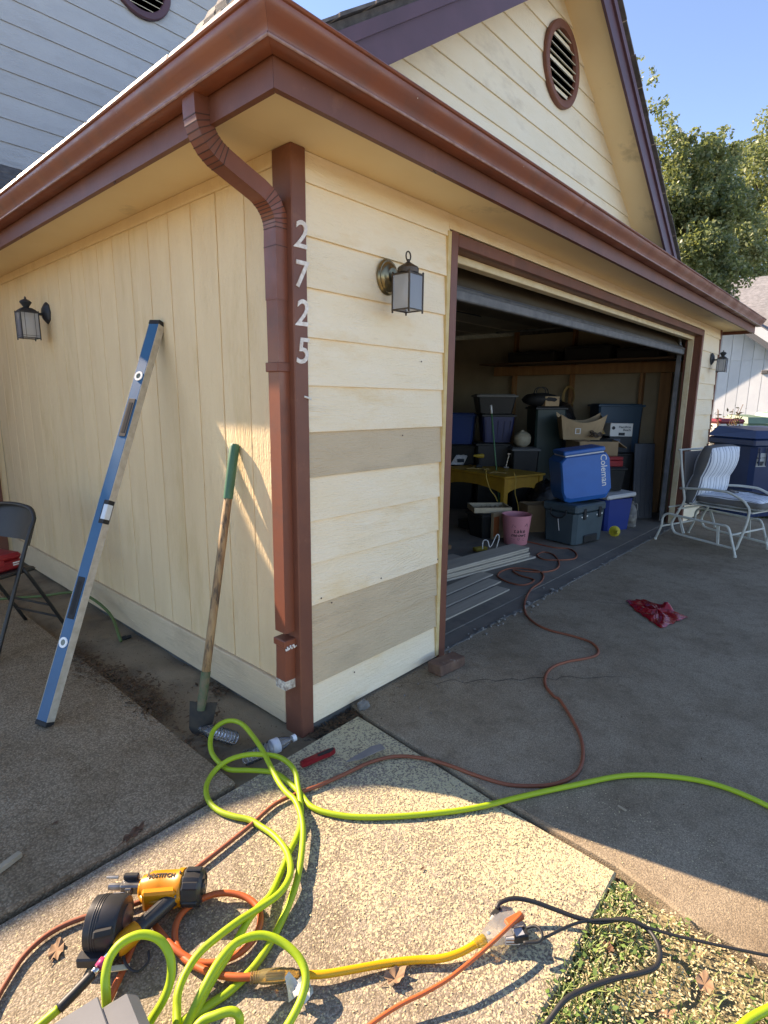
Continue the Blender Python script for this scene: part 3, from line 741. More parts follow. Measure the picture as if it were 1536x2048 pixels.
# broad-leaved weeds at the lawn corner
WL = ['at the walkway corner where lawn meets driveway', 'under the black cord by the walkway edge', 'against the driveway edge at the right', 'half way along the walkway edge', 'in the middle of the lawn patch', 'at the bottom edge beside the walkway', 'on the driveway edge above the thin cord']
for wi, (x, y, n, s) in enumerate([(0.121,-1.315,7,0.05),(0.012,-1.319,6,0.045),(0.224,-1.537,5,0.04),(-0.227,-1.346,8,0.05),(0.061,-1.418,5,0.04),(-0.345,-1.304,7,0.045),(0.197,-1.472,4,0.035)]):
    w = MB()
    for k in range(n):
        a = 6.28*k/n+random.uniform(-.3,.3); L_ = s*random.uniform(.6,1.1); d = Vector((math.cos(a), math.sin(a), random.uniform(.3,.9))).normalized(); sd = Vector((-math.sin(a), math.cos(a), 0))
        p = Vector((0,0,-.02)); q = p+d*L_*.5; e_ = p+d*L_+Vector((0,0,-.012))
        w.add([p, q+sd*L_*.27, q-sd*L_*.27, e_+sd*L_*.12, e_-sd*L_*.12, e_+Vector((d.x,d.y,-.4))*L_*.2], [(0,1,2),(1,3,4,2),(3,5,4)])
    o = w.build('weed', GREEN2, None, 0, (x, y, -.015)); tag(o, 'broad-leaved weed '+WL[wi], 'weed', 'weeds in the lawn patch')
# ------------------------------------------------------------------ litter too small to count
LITTER = mat('leaf_litter', (.075,.040,.020), .9, col2=(.13,.075,.035), vscale=40, rand=0)
SAW = mat('sawdust_chip', (.68,.57,.34), .9, col2=(.58,.47,.25), vscale=60, rand=0)
random.seed(11)
lb = MB()
def flake(b, x, y, z, s, asp=3):
    a = random.uniform(0, 6.28); d = Vector((math.cos(a), math.sin(a), random.uniform(-.25,.25)))*s; e = Vector((-math.sin(a), math.cos(a), random.uniform(-.3,.3)))*s/asp; c = Vector((x, y, z))
    b.add([c-d, c+e, c+d, c-e], [(0,1,2,3)])
def gz(x, y):
    return -.028 if -.39 < x < 0 and y > -.07 else (.002 if y > -.07 or x > .25 else -.009)
for i in range(1500):                                        # drift along the slab edge
    t = random.random()**.8; y = .55+1.15*t+random.gauss(0,.1); x = -.37+random.gauss(0,.045)+.05*math.sin(t*7)
    if -.6 < x < -.02: flake(lb, x, y, gz(x, y)+random.uniform(0,.012), random.uniform(.004,.014), 4)
for cx, cy, n_, sp in ((-.36,1.42,160,.07),(-.33,1.15,160,.06),(-.30,.85,220,.08),(-.36,.66,160,.05),(-.20,.45,60,.06),(-.06,.62,90,.035),(-.34,.30,70,.05)):
    for i in range(n_):
        x = cx+random.gauss(0,sp*.7); y = cy+random.gauss(0,sp*1.5)
        if x < -.015: flake(lb, x, y, gz(x, y)+random.uniform(.002,.02), random.uniform(.006,.022), random.choice((2,5,9)))
for i in range(500):
    x = random.uniform(-.38,-.01); y = random.uniform(-.05,2.6); flake(lb, x, y, gz(x, y)+.004, random.uniform(.003,.010), 4)
for i in range(420):                                         # soil corner by the driveway
    x = random.uniform(.0,.30); y = -.05+random.gauss(0,.035); flake(lb, x, y, -.018+random.uniform(0,.006), random.uniform(.004,.014), 3)
for i in range(300):
    x = random.uniform(.28,1.2); y = -.03-abs(random.gauss(0,.09)); flake(lb, x, y, .003, random.uniform(.002,.007), 3)
for i in range(260):
    x = random.uniform(-1.6,-.4); y = random.uniform(0,2.2); flake(lb, x, y, .003, random.uniform(.002,.008), 4)
for i in range(260):
    x = random.uniform(.3,5); y = random.uniform(-2.5,.0); flake(lb, x, y, .003, random.uniform(.002,.008), 3)
o = lb.build('leaf_litter', LITTER); stuff(tag(o, 'brown leaf crumbs and twigs drifted along slab edges', 'leaf litter'))
sb = MB()
for i in range(2600):
    x = min(.17, .17-abs(random.gauss(0,.42))); y = random.uniform(-1.28,-.45)
    flake(sb, x, y, -.0105+random.uniform(0,.0015), random.uniform(.0016,.0042), 1.8)
for i in range(6000):
    x = random.uniform(-.6,.14); y = random.uniform(-2.2,-1.30); flake(sb, x, y, -.030+random.uniform(0,.028), random.uniform(.002,.006), 2)
for i in range(500):
    x = random.uniform(.2,.5); y = random.uniform(-1.8,-.9); flake(sb, x, y, .003, random.uniform(.0012,.003), 1.8)
o = sb.build('sawdust', SAW); stuff(tag(o, 'pale yellow sawdust scattered over the walkway', 'sawdust'))
cb = MB()
for i in range(170):
    x = random.uniform(1.0,5.6); y = .005+random.gauss(0,.022); s = random.uniform(.003,.012)*(1.6 if 1.3 < x < 2.6 else 1); cb.sphere((x, y, s*.4), s, s*.7, s*.5, 5, 4, .35)
for i in range(60):
    x = random.uniform(.45,1.4); y = random.uniform(-.35,-.02); s = random.uniform(.002,.005); cb.sphere((x, y, s*.4), s, s*.7, s*.5, 5, 4, .35)
o = cb.build('concrete_crumbs', CRUMB); stuff(tag(o, 'grey concrete crumbs along the broken joint at the garage opening', 'rubble'))
# raised, cracked strip of old joint filler
JOINT = mat('joint_filler', (.20,.19,.165), .9, col2=(.12,.115,.10), vscale=14, bump=.8, bscale=60)
x = 1.0; k = 0
while x < 5.6:
    L_ = random.uniform(.12,.4)
    b = MB(); n = 6; V = []
    for i in range(n+1):
        t = x+(L_-.006)*i/n; w = .012+.004*math.sin(t*31); yy = .012+.002*math.sin(t*9)
        V += [(t, yy-w, -.02), (t, yy-w*.7, .004+.002*math.sin(t*50)), (t, yy+w*.7, .004+.002*math.cos(t*43)), (t, yy+w, -.02)]
    F = [(i*4+j, i*4+j+1, i*4+j+5, i*4+j+4) for i in range(n) for j in range(3)]+[(0,1,2,3),(n*4,n*4+3,n*4+2,n*4+1)]
    b.add(V, F)
    o = b.build('joint_filler', JOINT, bpy.data.objects['driveway']); x += L_; k += 1

CRK = mat('crack_dark', (.035,.03,.025), .95)
random.seed(77)
for (x0, y0, x1, y1) in ((.55,-.02,1.5,-.9),(2.3,-.02,2.9,-1.1),(3.9,-.9,6.0,-1.5),(.9,-1.6,2.4,-2.1)):
    b = MB(); V = []; n = 26
    for i in range(n+1):
        t = i/n; x = x0+(x1-x0)*t+random.gauss(0,.012); y = y0+(y1-y0)*t+random.gauss(0,.012); w = .0012*(1-abs(2*t-1)**3)+.0002
        V += [(x-w, y-w, .0016), (x+w, y+w, .0016)]
    b.add(V, [(2*i,2*i+1,2*i+3,2*i+2) for i in range(n)]); b.build('crack', CRK, bpy.data.objects['driveway'])

# ------------------------------------------------------------------ wall lanterns
BRASS = mat('aged_brass', (.32,.25,.14), .28, col2=(.18,.14,.08), vscale=12, metal=.9)
BRONZE = mat('dark_bronze', (.055,.042,.030), .45, col2=(.09,.06,.04), vscale=20, metal=.5)
BLACKM = mat('black_powder_coat', (.022,.026,.032), .5, col2=(.035,.04,.046), vscale=15)
LGLASS = mat_glass('seeded_glass', (.93,.94,.95), .08, .38)
BULB = mat('frosted_bulb', (.82,.83,.82), .35)
def lantern(loc, rotz, body, label, kind, group='wall lanterns'):
    """origin on the wall, outward is local -Y; body = (y, z top, z bottom, half width)."""
    t = thing('wall_lantern', label, 'lantern', loc, (0,0,rotz), group)
    y, zt, zb, w = body; m1 = BRASS if kind == 'brass' else BLACKM; m2 = BRONZE if kind == 'brass' else BLACKM
    if kind == 'brass':
        pr = [(.066,0),(.066,.006),(.060,.014),(.056,.015),(.053,.020),(.044,.026),(.040,.027),(.030,.036),(.0001,.040)]; n = 36
    else:
        pr = [(.062,0),(.062,.008),(.050,.020),(.034,.030),(.016,.034),(.0001,.036)]; n = 8
    b = MB().lathe(pr, n, ax=(0,-1,0)); b.v = [(a, c, d*1.12) for a, c, d in b.v]; b.build('back_plate', m1, t, 30)
    MB().tube(spline([(0,-.03,-.012),(0,-.06,-.010),(0,y+w*.5,zt+.012),(0,y,zt+.014)], 4), .009, 8).build('arm', m2, t, 1)
    cage = MB()
    for i in (-1, 1):
        for j in (-1, 1):
            cage.bar((i*w, y+j*w, zb-.006), (i*w, y+j*w, zt+.006), .006, .006, 0, (0,1,0))
            cage.sphere((i*w, y+j*w, zb-.009), .0045, n=6, m=4); cage.sphere((i*w, y+j*w, zt+.008), .0045, n=6, m=4)
    for z in (zb, zt):
        for i in (-1, 1):
            cage.bar((i*w, y-w, z), (i*w, y+w, z), .005, .005); cage.bar((-w, y+i*w, z), (w, y+i*w, z), .005, .005)
    if kind != 'brass':
        for i in (-1, 1):
            for k in (-.55, .55):
                cage.bar((k*w, y+i*w, zb), (k*w, y+i*w, zt), .0022, .0022, 0, (0,1,0)); cage.bar((i*w, y+k*w, zb), (i*w, y+k*w, zt), .0022, .0022, 0, (0,1,0))
            cage.bar((-w, y+i*w, zb+.014), (w, y+i*w, zb+.014), .0022, .0022); cage.bar((i*w, y-w, zb+.014), (i*w, y+w, zb+.014), .0022, .0022)
    cage.build('cage', m2, t)
    gl = MB().box(-.001,.001,-w+.003,w-.003,zb+.003,zt-.003).data('pane', LGLASS)
    for k in range(4):
        o = link('pane', gl, t, ((w-.001)*math.cos(k*1.5708), y+(w-.001)*math.sin(k*1.5708), 0), (0,0,k*1.5708))
    cap = MB(); q = math.pi/4; s2 = 1.414
    if kind == 'brass':
        cap.lathe([(w*s2*1.02,zt+.004),(w*s2*.86,zt+.008)], 4, (0,y,0), sq=q)
        cap.lathe([(w*1.0,zt+.008),(w*1.0,zt+.026),(w*.9,zt+.032),(w*.35,zt+.046),(w*.16,zt+.052),(w*.12,zt+.062),(.0001,zt+.064)], 20, (0,y,0))
        cap.build('roof_cap', m2, t, 35)
        MB().tube([(.015*math.cos(a*.5236), y, zt+.074+.019*math.sin(a*.5236)) for a in range(12)], .0032, 7, True).build('hanging_ring', m2, t, 1)
    else:
        cap.lathe([(w*s2*1.02,zt+.004),(w*s2*.8,zt+.018),(w*s2*.5,zt+.030)], 4, (0,y,0), sq=q)
        cap.lathe([(.014,zt+.028),(.022,zt+.045),(.036,zt+.064),(.034,zt+.070),(.020,zt+.080),(.006,zt+.086),(.006,zt+.094),(.0001,zt+.104)], 12, (0,y,0))
        cap.build('roof_cap', m2, t, 30)
    MB().lathe([(.011,zt-.004),(.012,zt-.03),(.018,zt-.045),(.026,zt-.065),(.028,zt-.080),(.020,zt-.097),(.0001,zt-.103)], 16, (0,y,0)).build('bulb', BULB, t, 1)
    return t
lantern((.50, -.016, 1.930), 0, (-.118, -.006, -.146, .045), 'brass-plated lantern with pale glass on siding left of the garage door', 'brass')
lantern((-.010, 2.56, 1.955), -math.pi/2, (-.125, -.012, -.170, .052), 'black lantern with pointed finial on the grooved side wall', 'black')
lantern((6.30, -.016, 1.935), 0, (-.118, -.006, -.146, .045), 'small dark lantern on narrow wall at the far right of the door', 'black')

# ------------------------------------------------------------------ spirit level leaning on the wall
BLUEA = mat('blue_anodised', (.001,.088,.19), .45, col2=(.002,.10,.21), vscale=8)
MILL = mat('dusty_mill_edge', (.52,.47,.38), .6, col2=(.40,.35,.27), vscale=30, col3=(.25,.2,.15), v3scale=40, v3lo=.66, v3hi=.8)
RUB = mat('black_rubber', (.018,.018,.018), .7)
VIAL = mat('white_vial_ring', (.78,.78,.74), .4)
VGLASS = mat('vial_glass', (.14,.15,.10), .15)
b0 = Vector((-.752, .845, .001)); t0 = Vector((-.024, 1.022, 1.775)); ax = (t0-b0); LL = ax.length; ax.normalize()
side = Vector((.36,-.93,.0)); side = (side-ax*side.dot(ax)).normalized(); nrm = side.cross(ax)      # side: towards the cream edge
lev = thing('spirit_level', 'long blue spirit level leaning upright against the grooved side wall', 'spirit level', b0)
lm = Matrix((nrm, side, ax)).transposed().to_4x4(); lm.translation = b0; lev.matrix_world = lm
# local x = out of the blue face, y = towards the edge, z = along
d1 = MB().box(-.020,.020,-.030,.030,.02,LL-.02,.002); d1.build('beam', BLUEA, lev)
MB().box(-.0195,.0195,.0302,.0322,.02,LL-.02).build('edge_rail', MILL, lev)
MB().box(-.0195,.0195,-.0322,-.0302,.02,LL-.02).build('edge_rail', MILL, lev)
for z in (0, LL-.022): MB().box(-.022,.022,-.034,.034,z,z+.022,.003).build('end_cap', RUB, lev)
for z in (.36, 1.63):
    for sx in (1,):
        r = MB().lathe([(.0235,.0),(.0235,.004),(.0135,.004),(.0135,.001)], 28, (.020*sx,0,z), (sx,0,0)); r.f = [f for f in r.f if len(f) == 4]; r.mi = [0]*len(r.f)
        o = r.build('vial_ring', VIAL, lev, 40)
        MB().lathe([(.0135,.0),(.0135,.002)], 20, (.020,0,z), (1,0,0)).build('vial', VGLASS, o)
for z in (.56, 1.42):
    o = MB().box(.0185,.0225,-.021,.021,z-.095,z+.095,.006).build('grip', RUB, lev)
    MB().box(.0226,.0232,-.010,.010,z-.075,z+.075,.004).build('grip_slot', DARKIN, o)
o = MB().box(-.014,.0225,.004,.0345,LL/2-.055,LL/2+.055,.002).build('centre_vial_window', RUB, lev)
MB().box(-.010,.0232,.010,.0352,LL/2-.036,LL/2+.036,.002).build('vial', mat('clear_vial', (.62,.68,.70), .15), o)

# ------------------------------------------------------------------ long-handled spade
OLDWOOD = mat('weathered_handle', (.42,.27,.13), .75, col2=(.24,.14,.07), vscale=18, stretch=(3,3,.4), col3=(.10,.07,.045), v3scale=14, v3lo=.52, v3hi=.62, bump=.3, bscale=60, bstretch=(3,3,.3))
GRIP = mat('green_grip', (.045,.155,.085), .55, col2=(.035,.12,.07), vscale=10)
STEELD = mat('dirty_steel', (.028,.028,.027), .6, col2=(.06,.05,.037), vscale=20, metal=.4)
GPAINT = mat('worn_green_socket', (.05,.10,.045), .6, col2=(.16,.12,.07), vscale=30)
sp = thing('spade', 'long-handled spade with green grip leaning on the side wall by the downspout', 'spade', (-.29,.335,0))
a = Vector((-.285,.335,.10)); bt = Vector((-.026,.393,1.215)); d = (bt-a); La = d.length; d.normalize()
def al(t): return tuple(a+d*t-Vector((-.29,.335,0)))
MB().tube([al(.10), al(.3), al(.6), al(La-.20)], [.0185,.018,.018,.018], 12).build('handle', OLDWOOD, sp, 1)
MB().tube([al(La-.24), al(La-.1), al(La-.012), al(La)], [.0205,.021,.0215,.016], 14).build('grip', GRIP, sp, 40)
MB().tube([al(-.02), al(.03), al(.15)], [.017,.020,.0205], 12).build('socket', GPAINT, sp, 40)
bl = MB(); n = 8; V = []
ux = Vector((.62,-.78,0)); dn = -d
for j in range(6):
    for i in range(n+1):
        t = -1+2*i/n; w = .062*(1-.05*j); z = j/5
        p = a-Vector((-.29,.335,0))+dn*(-.01+.145*z-(.02*t*t if j == 5 else 0))+ux*t*w+ux.cross(dn)*(.012*t*t+.006)
        V.append(p)
F = [(j*(n+1)+i, j*(n+1)+i+1, (j+1)*(n+1)+i+1, (j+1)*(n+1)+i) for j in range(5) for i in range(n)]
N = len(V); V2 = V+[p+ux.cross(dn)*.003 for p in V]
F2 = F+[[N+i for i in f[::-1]] for f in F]
bl.add(V2, F2); bl.build('blade', STEELD, sp, 1)

# ------------------------------------------------------------------ folding chair and red case
BLK = mat('black_enamel', (.020,.019,.017), .42, col2=(.03,.027,.023), vscale=12)
ch_ = thing('folding_chair', 'black metal folding chair at the left edge by the side wall', 'chair', (-.60,1.98,0), (0,0,R(20)))
# local: faces -X, width along Y
hw = .21
fr = []
for s_ in (-1, 1):
    fr.append([(-.20, s_*hw, .0), (-.05, s_*hw, .37), (.06, s_*hw, .64), (.105, s_*hw*.97, .72)])
pth = fr[0]+[(.125,-hw*.8,.765),(.132,-hw*.55,.787),(.135,0,.795),(.132,hw*.55,.787),(.125,hw*.8,.765)]+fr[1][::-1]
MB().tube(spline(pth, 5), .011, 8).build('back_frame', BLK, ch_, 1)
for s_ in (-1, 1): MB().tube(spline([(.255, s_*(hw-.022), 0), (.13, s_*(hw-.022), .25), (.02, s_*(hw-.022), .46)], 4), .011, 8).build('leg', BLK, ch_, 1)
for x, z, w in ((.205,.10,hw-.022),(.16,.19,hw-.022),(-.155,.11,hw)): MB().tube([(x,-w,z),(x,w,z)], .007, 6).build('stretcher', BLK, ch_, 1)
bk = MB(); V = []; nn = 14
for j in range(7):
    for i in range(nn+1):
        t = -1+2*i/nn; u = j/6; zt = .79-.05*abs(t)**4-.012*t*t; zb = .60+.012*t*t-.035*abs(t)**6; z = zb+(zt-zb)*u
        V.append((.055+(z-.60)*.40+.030*(1-t*t)+.010, t*hw*.985, z))
F = [(j*(nn+1)+i, j*(nn+1)+i+1, (j+1)*(nn+1)+i+1, (j+1)*(nn+1)+i) for j in range(6) for i in range(nn)]
N = len(V); bk.add(V+[(x+.004, y, z) for x, y, z in V], F+[[N+i for i in f[::-1]] for f in F]); bk.build('backrest', BLK, ch_, 1)
MB().box(-.27,.10,-hw+.02,hw-.02,.425,.450,.011).build('seat', BLK, ch_)
case = thing('tool_case', 'red plastic tool case lying on the folding chair seat', 'tool case', (-.60,1.98,0), (0,0,R(20)))
REDP = mat('red_plastic', (.33,.018,.020), .4, col2=(.26,.015,.018), vscale=6)
MB().box(-.31,.055,-.155,.12,.4515,.505,.012).build('base', REDP, case)
MB().box(-.308,.052,-.152,.117,.5065,.545,.014).build('lid', REDP, case)
MB().box(-.13,-.06,-.163,-.155,.49,.52,.003).build('latch', REDP, case)
lettering('lettering', 'IMPACT\nDRIVER', .020, WHITEP, case, (-.045,-.1560,.485), (1,0,0), (0,0,1)) if False else None
for k in range(2): MB().box(-.01,.04,-.1562,-.1553,.477+.012*k,.484+.012*k).build('print_line', WHITEP, case)
tag(MB().tube(spline([(-.8,2.55,.012),(-.62,2.75,.012),(-.45,2.7,.03),(-.3,2.35,.10),(-.16,2.05,.16),(-.10,1.75,.09),(-.16,1.45,.012)], 6), .009, 8).build('garden_hose', mat('dark_green_hose', (.07,.12,.035), .5), None, 1), 'thin dark green hose behind the folding chair by the wall', 'hose')

# ------------------------------------------------------------------ hoses and cords
LIME = mat('lime_hose', (.35,.49,.020), .48, col2=(.31,.43,.020), vscale=5, rand=0, bump=.15, bscale=120, bdist=.001, col3=(.20,.27,.03), v3scale=34, v3lo=.62, v3hi=.74)
ORANGE = mat('orange_cord', (.56,.115,.030), .5, col2=(.48,.10,.03), vscale=6, rand=0)
DUSTOR = mat('dusty_orange_cord', (.30,.085,.040), .6, col2=(.24,.07,.035), vscale=6, rand=0)
YELC = mat('yellow_cord', (.72,.36,.012), .42, rand=0)
BLKC = mat('black_cord', (.022,.022,.022), .5, rand=0)
r = .0098
p1 = [(0.805,-1.588,0.0),(0.81,-1.437,-0.0),(0.75,-1.298,0.0),(0.628,-1.154,0.0),(0.445,-1.035,0.0),(0.265,-0.926,0.0),(0.102,-0.818,0.0),(-0.043,-0.708,0.0),(-0.171,-0.59,0.0),(-0.247,-0.494,0.0),(-0.286,-0.395,0.0),(-0.27,-0.299,0.004),(-0.259,-0.167,0.0),(-0.279,-0.115,0.0),(-0.322,-0.061,0.0),(-0.368,-0.006,0.0),(-0.374,0.045,0.0),(-0.367,0.124,0.01),(-0.334,0.188,0.03),(-0.286,0.223,0.045),(-0.232,0.213,0.055),(-0.211,0.146,0.06),(-0.227,0.042,0.055),(-0.249,-0.047,0.05),(-0.279,-0.136,0.045),(-0.309,-0.228,0.035),(-0.323,-0.295,0.03),(-0.329,-0.352,0.03),(-0.36,-0.422,0.028),(-0.404,-0.485,0.02),(-0.48,-0.564,0.015),(-0.553,-0.623,0.01),(-0.641,-0.672,0.0),(-0.737,-0.712,0.0),(-0.819,-0.724,0.0),(-0.881,-0.716,0.0),(-0.939,-0.704,0.0),(-1.022,-0.704,0.0)]
p1 = [(1.6,-7.0,0),(1.05,-4.4,0),(.78,-2.7,0)]+[(0.634,-1.846,0.0),(0.749,-1.713,0.0)]+p1
o = MB().tube(spline([(x, y, z+(.011 if x > .22 else -.001)) for x, y, z in p1], 5), r, 10).build('air_hose', LIME, None, 1)
tag(o, 'lime green air hose running from the driveway into a loop by the corner post', 'hose', 'lime green air hose runs')
p2 = [(-1.018,-0.764,0.0),(-0.976,-0.732,0.0),(-0.947,-0.683,0.01),(-0.928,-0.655,0.025),(-0.895,-0.633,0.035),(-0.85,-0.62,0.045),(-0.792,-0.62,0.05),(-0.733,-0.622,0.05),(-0.672,-0.626,0.045),(-0.603,-0.624,0.04),(-0.54,-0.589,0.03),(-0.495,-0.527,0.02),(-0.472,-0.466,0.012),(-0.462,-0.399,0.006),(-0.464,-0.334,0.0),(-0.471,-0.286,0.0),(-0.498,-0.233,0.0),(-0.518,-0.176,0.0),(-0.519,-0.113,0.0),(-0.497,-0.049,0.0),(-0.457,0.0,-0.0),(-0.406,0.024,0.01),(-0.357,0.01,0.03),(-0.306,-0.024,0.04),(-0.268,-0.072,0.045),(-0.233,-0.128,0.045),(-0.225,-0.189,0.04),(-0.235,-0.24,0.03),(-0.258,-0.279,0.02),(-0.299,-0.343,0.008),(-0.344,-0.403,0.004),(-0.401,-0.455,0.0),(-0.474,-0.498,0.0),(-0.542,-0.542,0.0),(-0.606,-0.582,0.005),(-0.656,-0.602,0.02),(-0.701,-0.619,0.03),(-0.748,-0.642,0.03),(-0.809,-0.668,0.025),(-0.855,-0.685,0.02),(-0.911,-0.712,0.015),(-0.947,-0.725,0.01),(-0.99,-0.753,0.0)]
o = MB().tube(spline([(x, y, z-.0) for x, y, z in p2], 5), r, 10).build('air_hose', LIME, None, 1)
tag(o, 'lime green air hose looped back from the corner to the grey case', 'hose', 'lime green air hose runs')
p3 = [(-0.984,-0.755,0.01),(-0.946,-0.74,0.04),(-0.894,-0.727,0.08),(-0.846,-0.709,0.09),(-0.792,-0.701,0.09),(-0.741,-0.723,0.085),(-0.711,-0.765,0.075),(-0.698,-0.818,0.06),(-0.705,-0.856,0.045),(-0.73,-0.877,0.03),(-0.767,-0.891,0.02),(-0.818,-0.901,0.01),(-0.876,-0.906,0.0)]
o = MB().tube(spline(p3, 5), r, 10).build('air_hose', LIME, None, 1)
tag(o, 'raised lime green hose arch beside the amber plug', 'hose', 'lime green air hose runs')
p4 = [(-0.991,-0.782,0.03),(-0.943,-0.778,0.06),(-0.913,-0.796,0.07),(-0.884,-0.815,0.07),(-0.875,-0.831,0.06),(-0.879,-0.833,0.03),(-0.907,-0.858,0.0)]
o = MB().tube(spline(p4, 5), r, 10).build('air_hose', LIME, None, 1)
tag(o, 'short kinked lime green hose end at the bottom edge', 'hose', 'lime green air hose runs')
p5 = [(-1.075,-0.619,0.03),(-1.065,-0.6,0.1),(-1.057,-0.583,0.13),(-1.038,-0.565,0.15),(-1.007,-0.563,0.165),(-0.968,-0.578,0.165),(-0.941,-0.609,0.15),(-0.934,-0.641,0.12),(-0.945,-0.658,0.08),(-0.97,-0.666,0.05),(-1.002,-0.665,0.02),(-1.032,-0.678,0.0)]
o = MB().tube(spline(p5, 6), r, 10).build('air_hose', LIME, None, 1)
tag(o, 'upright lime green hose loop in front of the nail gun', 'hose', 'lime green air hose runs')
p6 = [(-0.17,-1.636,0.0),(-0.072,-1.666,0.005),(-0.005,-1.701,0.01),(0.097,-1.753,0.0)]
o = MB().tube(spline(p6, 5), r, 10).build('air_hose', LIME, None, 1)
tag(o, 'lime green hose crossing the grass at the bottom right corner', 'hose', 'lime green air hose runs')
# whip hose into the gun
wh = thing('whip_hose', 'lime green whip hose with black sleeve and pink band feeding the nail gun', 'hose')
wp = [(-1.209,-0.477,0.0),(-1.164,-0.478,0.01),(-1.13,-0.482,0.02),(-1.094,-0.48,0.03),(-1.051,-0.474,0.04),(-1.036,-0.472,0.043),(-1.019,-0.465,0.046),(-1.001,-0.461,0.05),(-0.986,-0.458,0.052)]
MB().tube(spline(wp[:3], 6), r, 10).build('hose', LIME, wh, 1)
MB().tube(spline(wp[2:5], 6), .0120, 10).build('sleeve', BLKC, wh, 1)
CHROME = mat('chrome_fitting', (.55,.55,.55), .22, metal=1.0)
MB().tube(wp[4:6], .0095, 10).build('ferrule', CHROME, wh, 1)
MB().tube(wp[5:7], .0115, 10).build('pink_band', mat('pink_band', (.50,.035,.14), .5), wh, 1)
MB().tube(wp[6:9], .0075, 10).build('coupler', CHROME, wh, 1)
# long orange cord from the garage to the left edge
q = [(590,770),(680,790),(740,795),(770,815),(760,835),(700,840),(640,838),(612,820),(640,808),(680,820),(700,850),(690,875),(640,888),(560,885),(515,880),(540,900),(600,920),(560,940),(500,930),(455,905),(470,885),(520,872),(600,880),(635,895),(630,925),(590,955),(565,1000),(565,1050),(600,1090),(660,1120),(740,1140),(820,1165),(855,1195),(850,1220),(800,1235),(740,1245),(680,1265),(650,1295),(645,1340),(680,1385),(705,1400)]
c1 = [(3.701,0.921,0.006),(3.708,0.841,0.006),(3.682,0.585,0.006),(3.741,0.457,0.006),(3.614,0.327,0.006),(3.431,0.271,0.006),(3.294,0.353,0.006),(3.214,0.459,0.006),(3.31,0.577,0.006),(3.455,0.579,0.006),(3.422,0.461,0.006),(3.218,0.317,0.006),(3.021,0.248,0.006),(2.858,0.283,0.006),(2.759,0.416,0.006),(2.725,0.503,0.006),(2.636,0.395,0.006),(2.601,0.242,0.006),(2.431,0.24,0.006),(2.404,0.356,0.006),(2.483,0.505,0.006),(2.626,0.554,0.006),(2.785,0.525,0.006),(2.852,0.372,0.006),(2.805,0.268,0.006),(2.613,0.184,0.006),(2.39,0.155,0.006),(2.131,0.069,0.006),(1.909,-0.049,0.006),(1.789,-0.176,0.006),(1.742,-0.303,0.006),(1.755,-0.428,0.006),(1.75,-0.555,0.006),(1.683,-0.634,0.006),(1.597,-0.661,0.006),(1.501,-0.628,0.006),(1.414,-0.58,0.006),(1.3,-0.546,0.006),(1.193,-0.555,0.006),(1.077,-0.605,0.006),(1.003,-0.687,0.006),(0.99,-0.723,0.006),(0.865,-0.841,0.006),(0.745,-0.933,0.006),(0.616,-0.992,0.006),(0.506,-1.008,0.006),(0.405,-0.975,0.006),(0.331,-0.911,0.006),(0.277,-0.837,0.006),(0.244,-0.726,0.006),(0.22,-0.603,0.006),(0.19,-0.501,0.006),(0.129,-0.421,0.006),(0.032,-0.373,0.006),(-0.084,-0.351,0.006),(-0.191,-0.328,0.006),(-0.268,-0.305,0.006),(-0.366,-0.286,0.006),(-0.486,-0.308,0.006),(-0.591,-0.322,0.006),(-0.711,-0.335,0.006),(-0.8,-0.336,0.006),(-0.893,-0.315,0.006),(-0.997,-0.257,0.006),(-1.073,-0.24,0.006),(-1.137,-0.258,0.006),(-1.186,-0.299,0.006),(-1.229,-0.346,0.006),(-1.268,-0.412,0.006)]
o = MB().tube(spline([(x, y, z if x > .2 else z-.006) for x, y, z in c1], 4), .0072, 8).build('extension_lead', DUSTOR, None, 1)
tag(o, 'dusty orange extension cord snaking from the garage across driveway and walkway', 'cord')
c2 = [(-0.778,-0.751,0.012),(-0.812,-0.715,0.012),(-0.84,-0.67,0.01),(-0.858,-0.619,0.006),(-0.868,-0.575,0.004),(-0.865,-0.526,0.002),(-0.846,-0.483,0.006),(-0.815,-0.457,0.01),(-0.777,-0.452,0.012),(-0.729,-0.463,0.012),(-0.69,-0.491,0.01),(-0.661,-0.536,0.006),(-0.654,-0.586,0.002),(-0.675,-0.629,0.0),(-0.718,-0.657,0.0),(-0.76,-0.662,0.0),(-0.799,-0.65,0.0),(-0.83,-0.63,0.0),(-0.857,-0.592,0.002),(-0.877,-0.529,0.012),(-0.879,-0.459,0.012),(-0.88,-0.416,0.008),(-0.905,-0.412,0.004),(-0.946,-0.445,0.0),(-0.977,-0.477,0.0),(-1.025,-0.52,0.0),(-1.063,-0.553,0.0)]
o = MB().tube(spline([(x, y, z+.002) for x, y, z in c2], 5), .0088, 9).build('extension_lead', ORANGE, None, 1)
tag(o, 'bright orange cord coiled beside the nail gun ending at an amber plug', 'cord')
AMBER = mat_glass('amber_plastic', (1,.78,.36), .12, .30)
CLEARP = mat_glass('clear_plastic', (.92,.90,.86), .12, .35)
def frame_from(p, q):
    p, q = Vector(p), Vector(q); x = (q-p).normalized(); y = Vector((0,0,1)).cross(x).normalized(); z = x.cross(y)
    m = Matrix((x, y, z)).transposed().to_4x4(); m.translation = p; return m, (q-p).length
A1, A2 = (-0.781,-0.75,0.014), (-0.699,-0.827,0.014)
m_, L_ = frame_from(A1, A2)
pl = thing('plug_joint', 'see-through amber cord plug with paper tag lying across the hoses', 'plug'); pl.matrix_world = m_
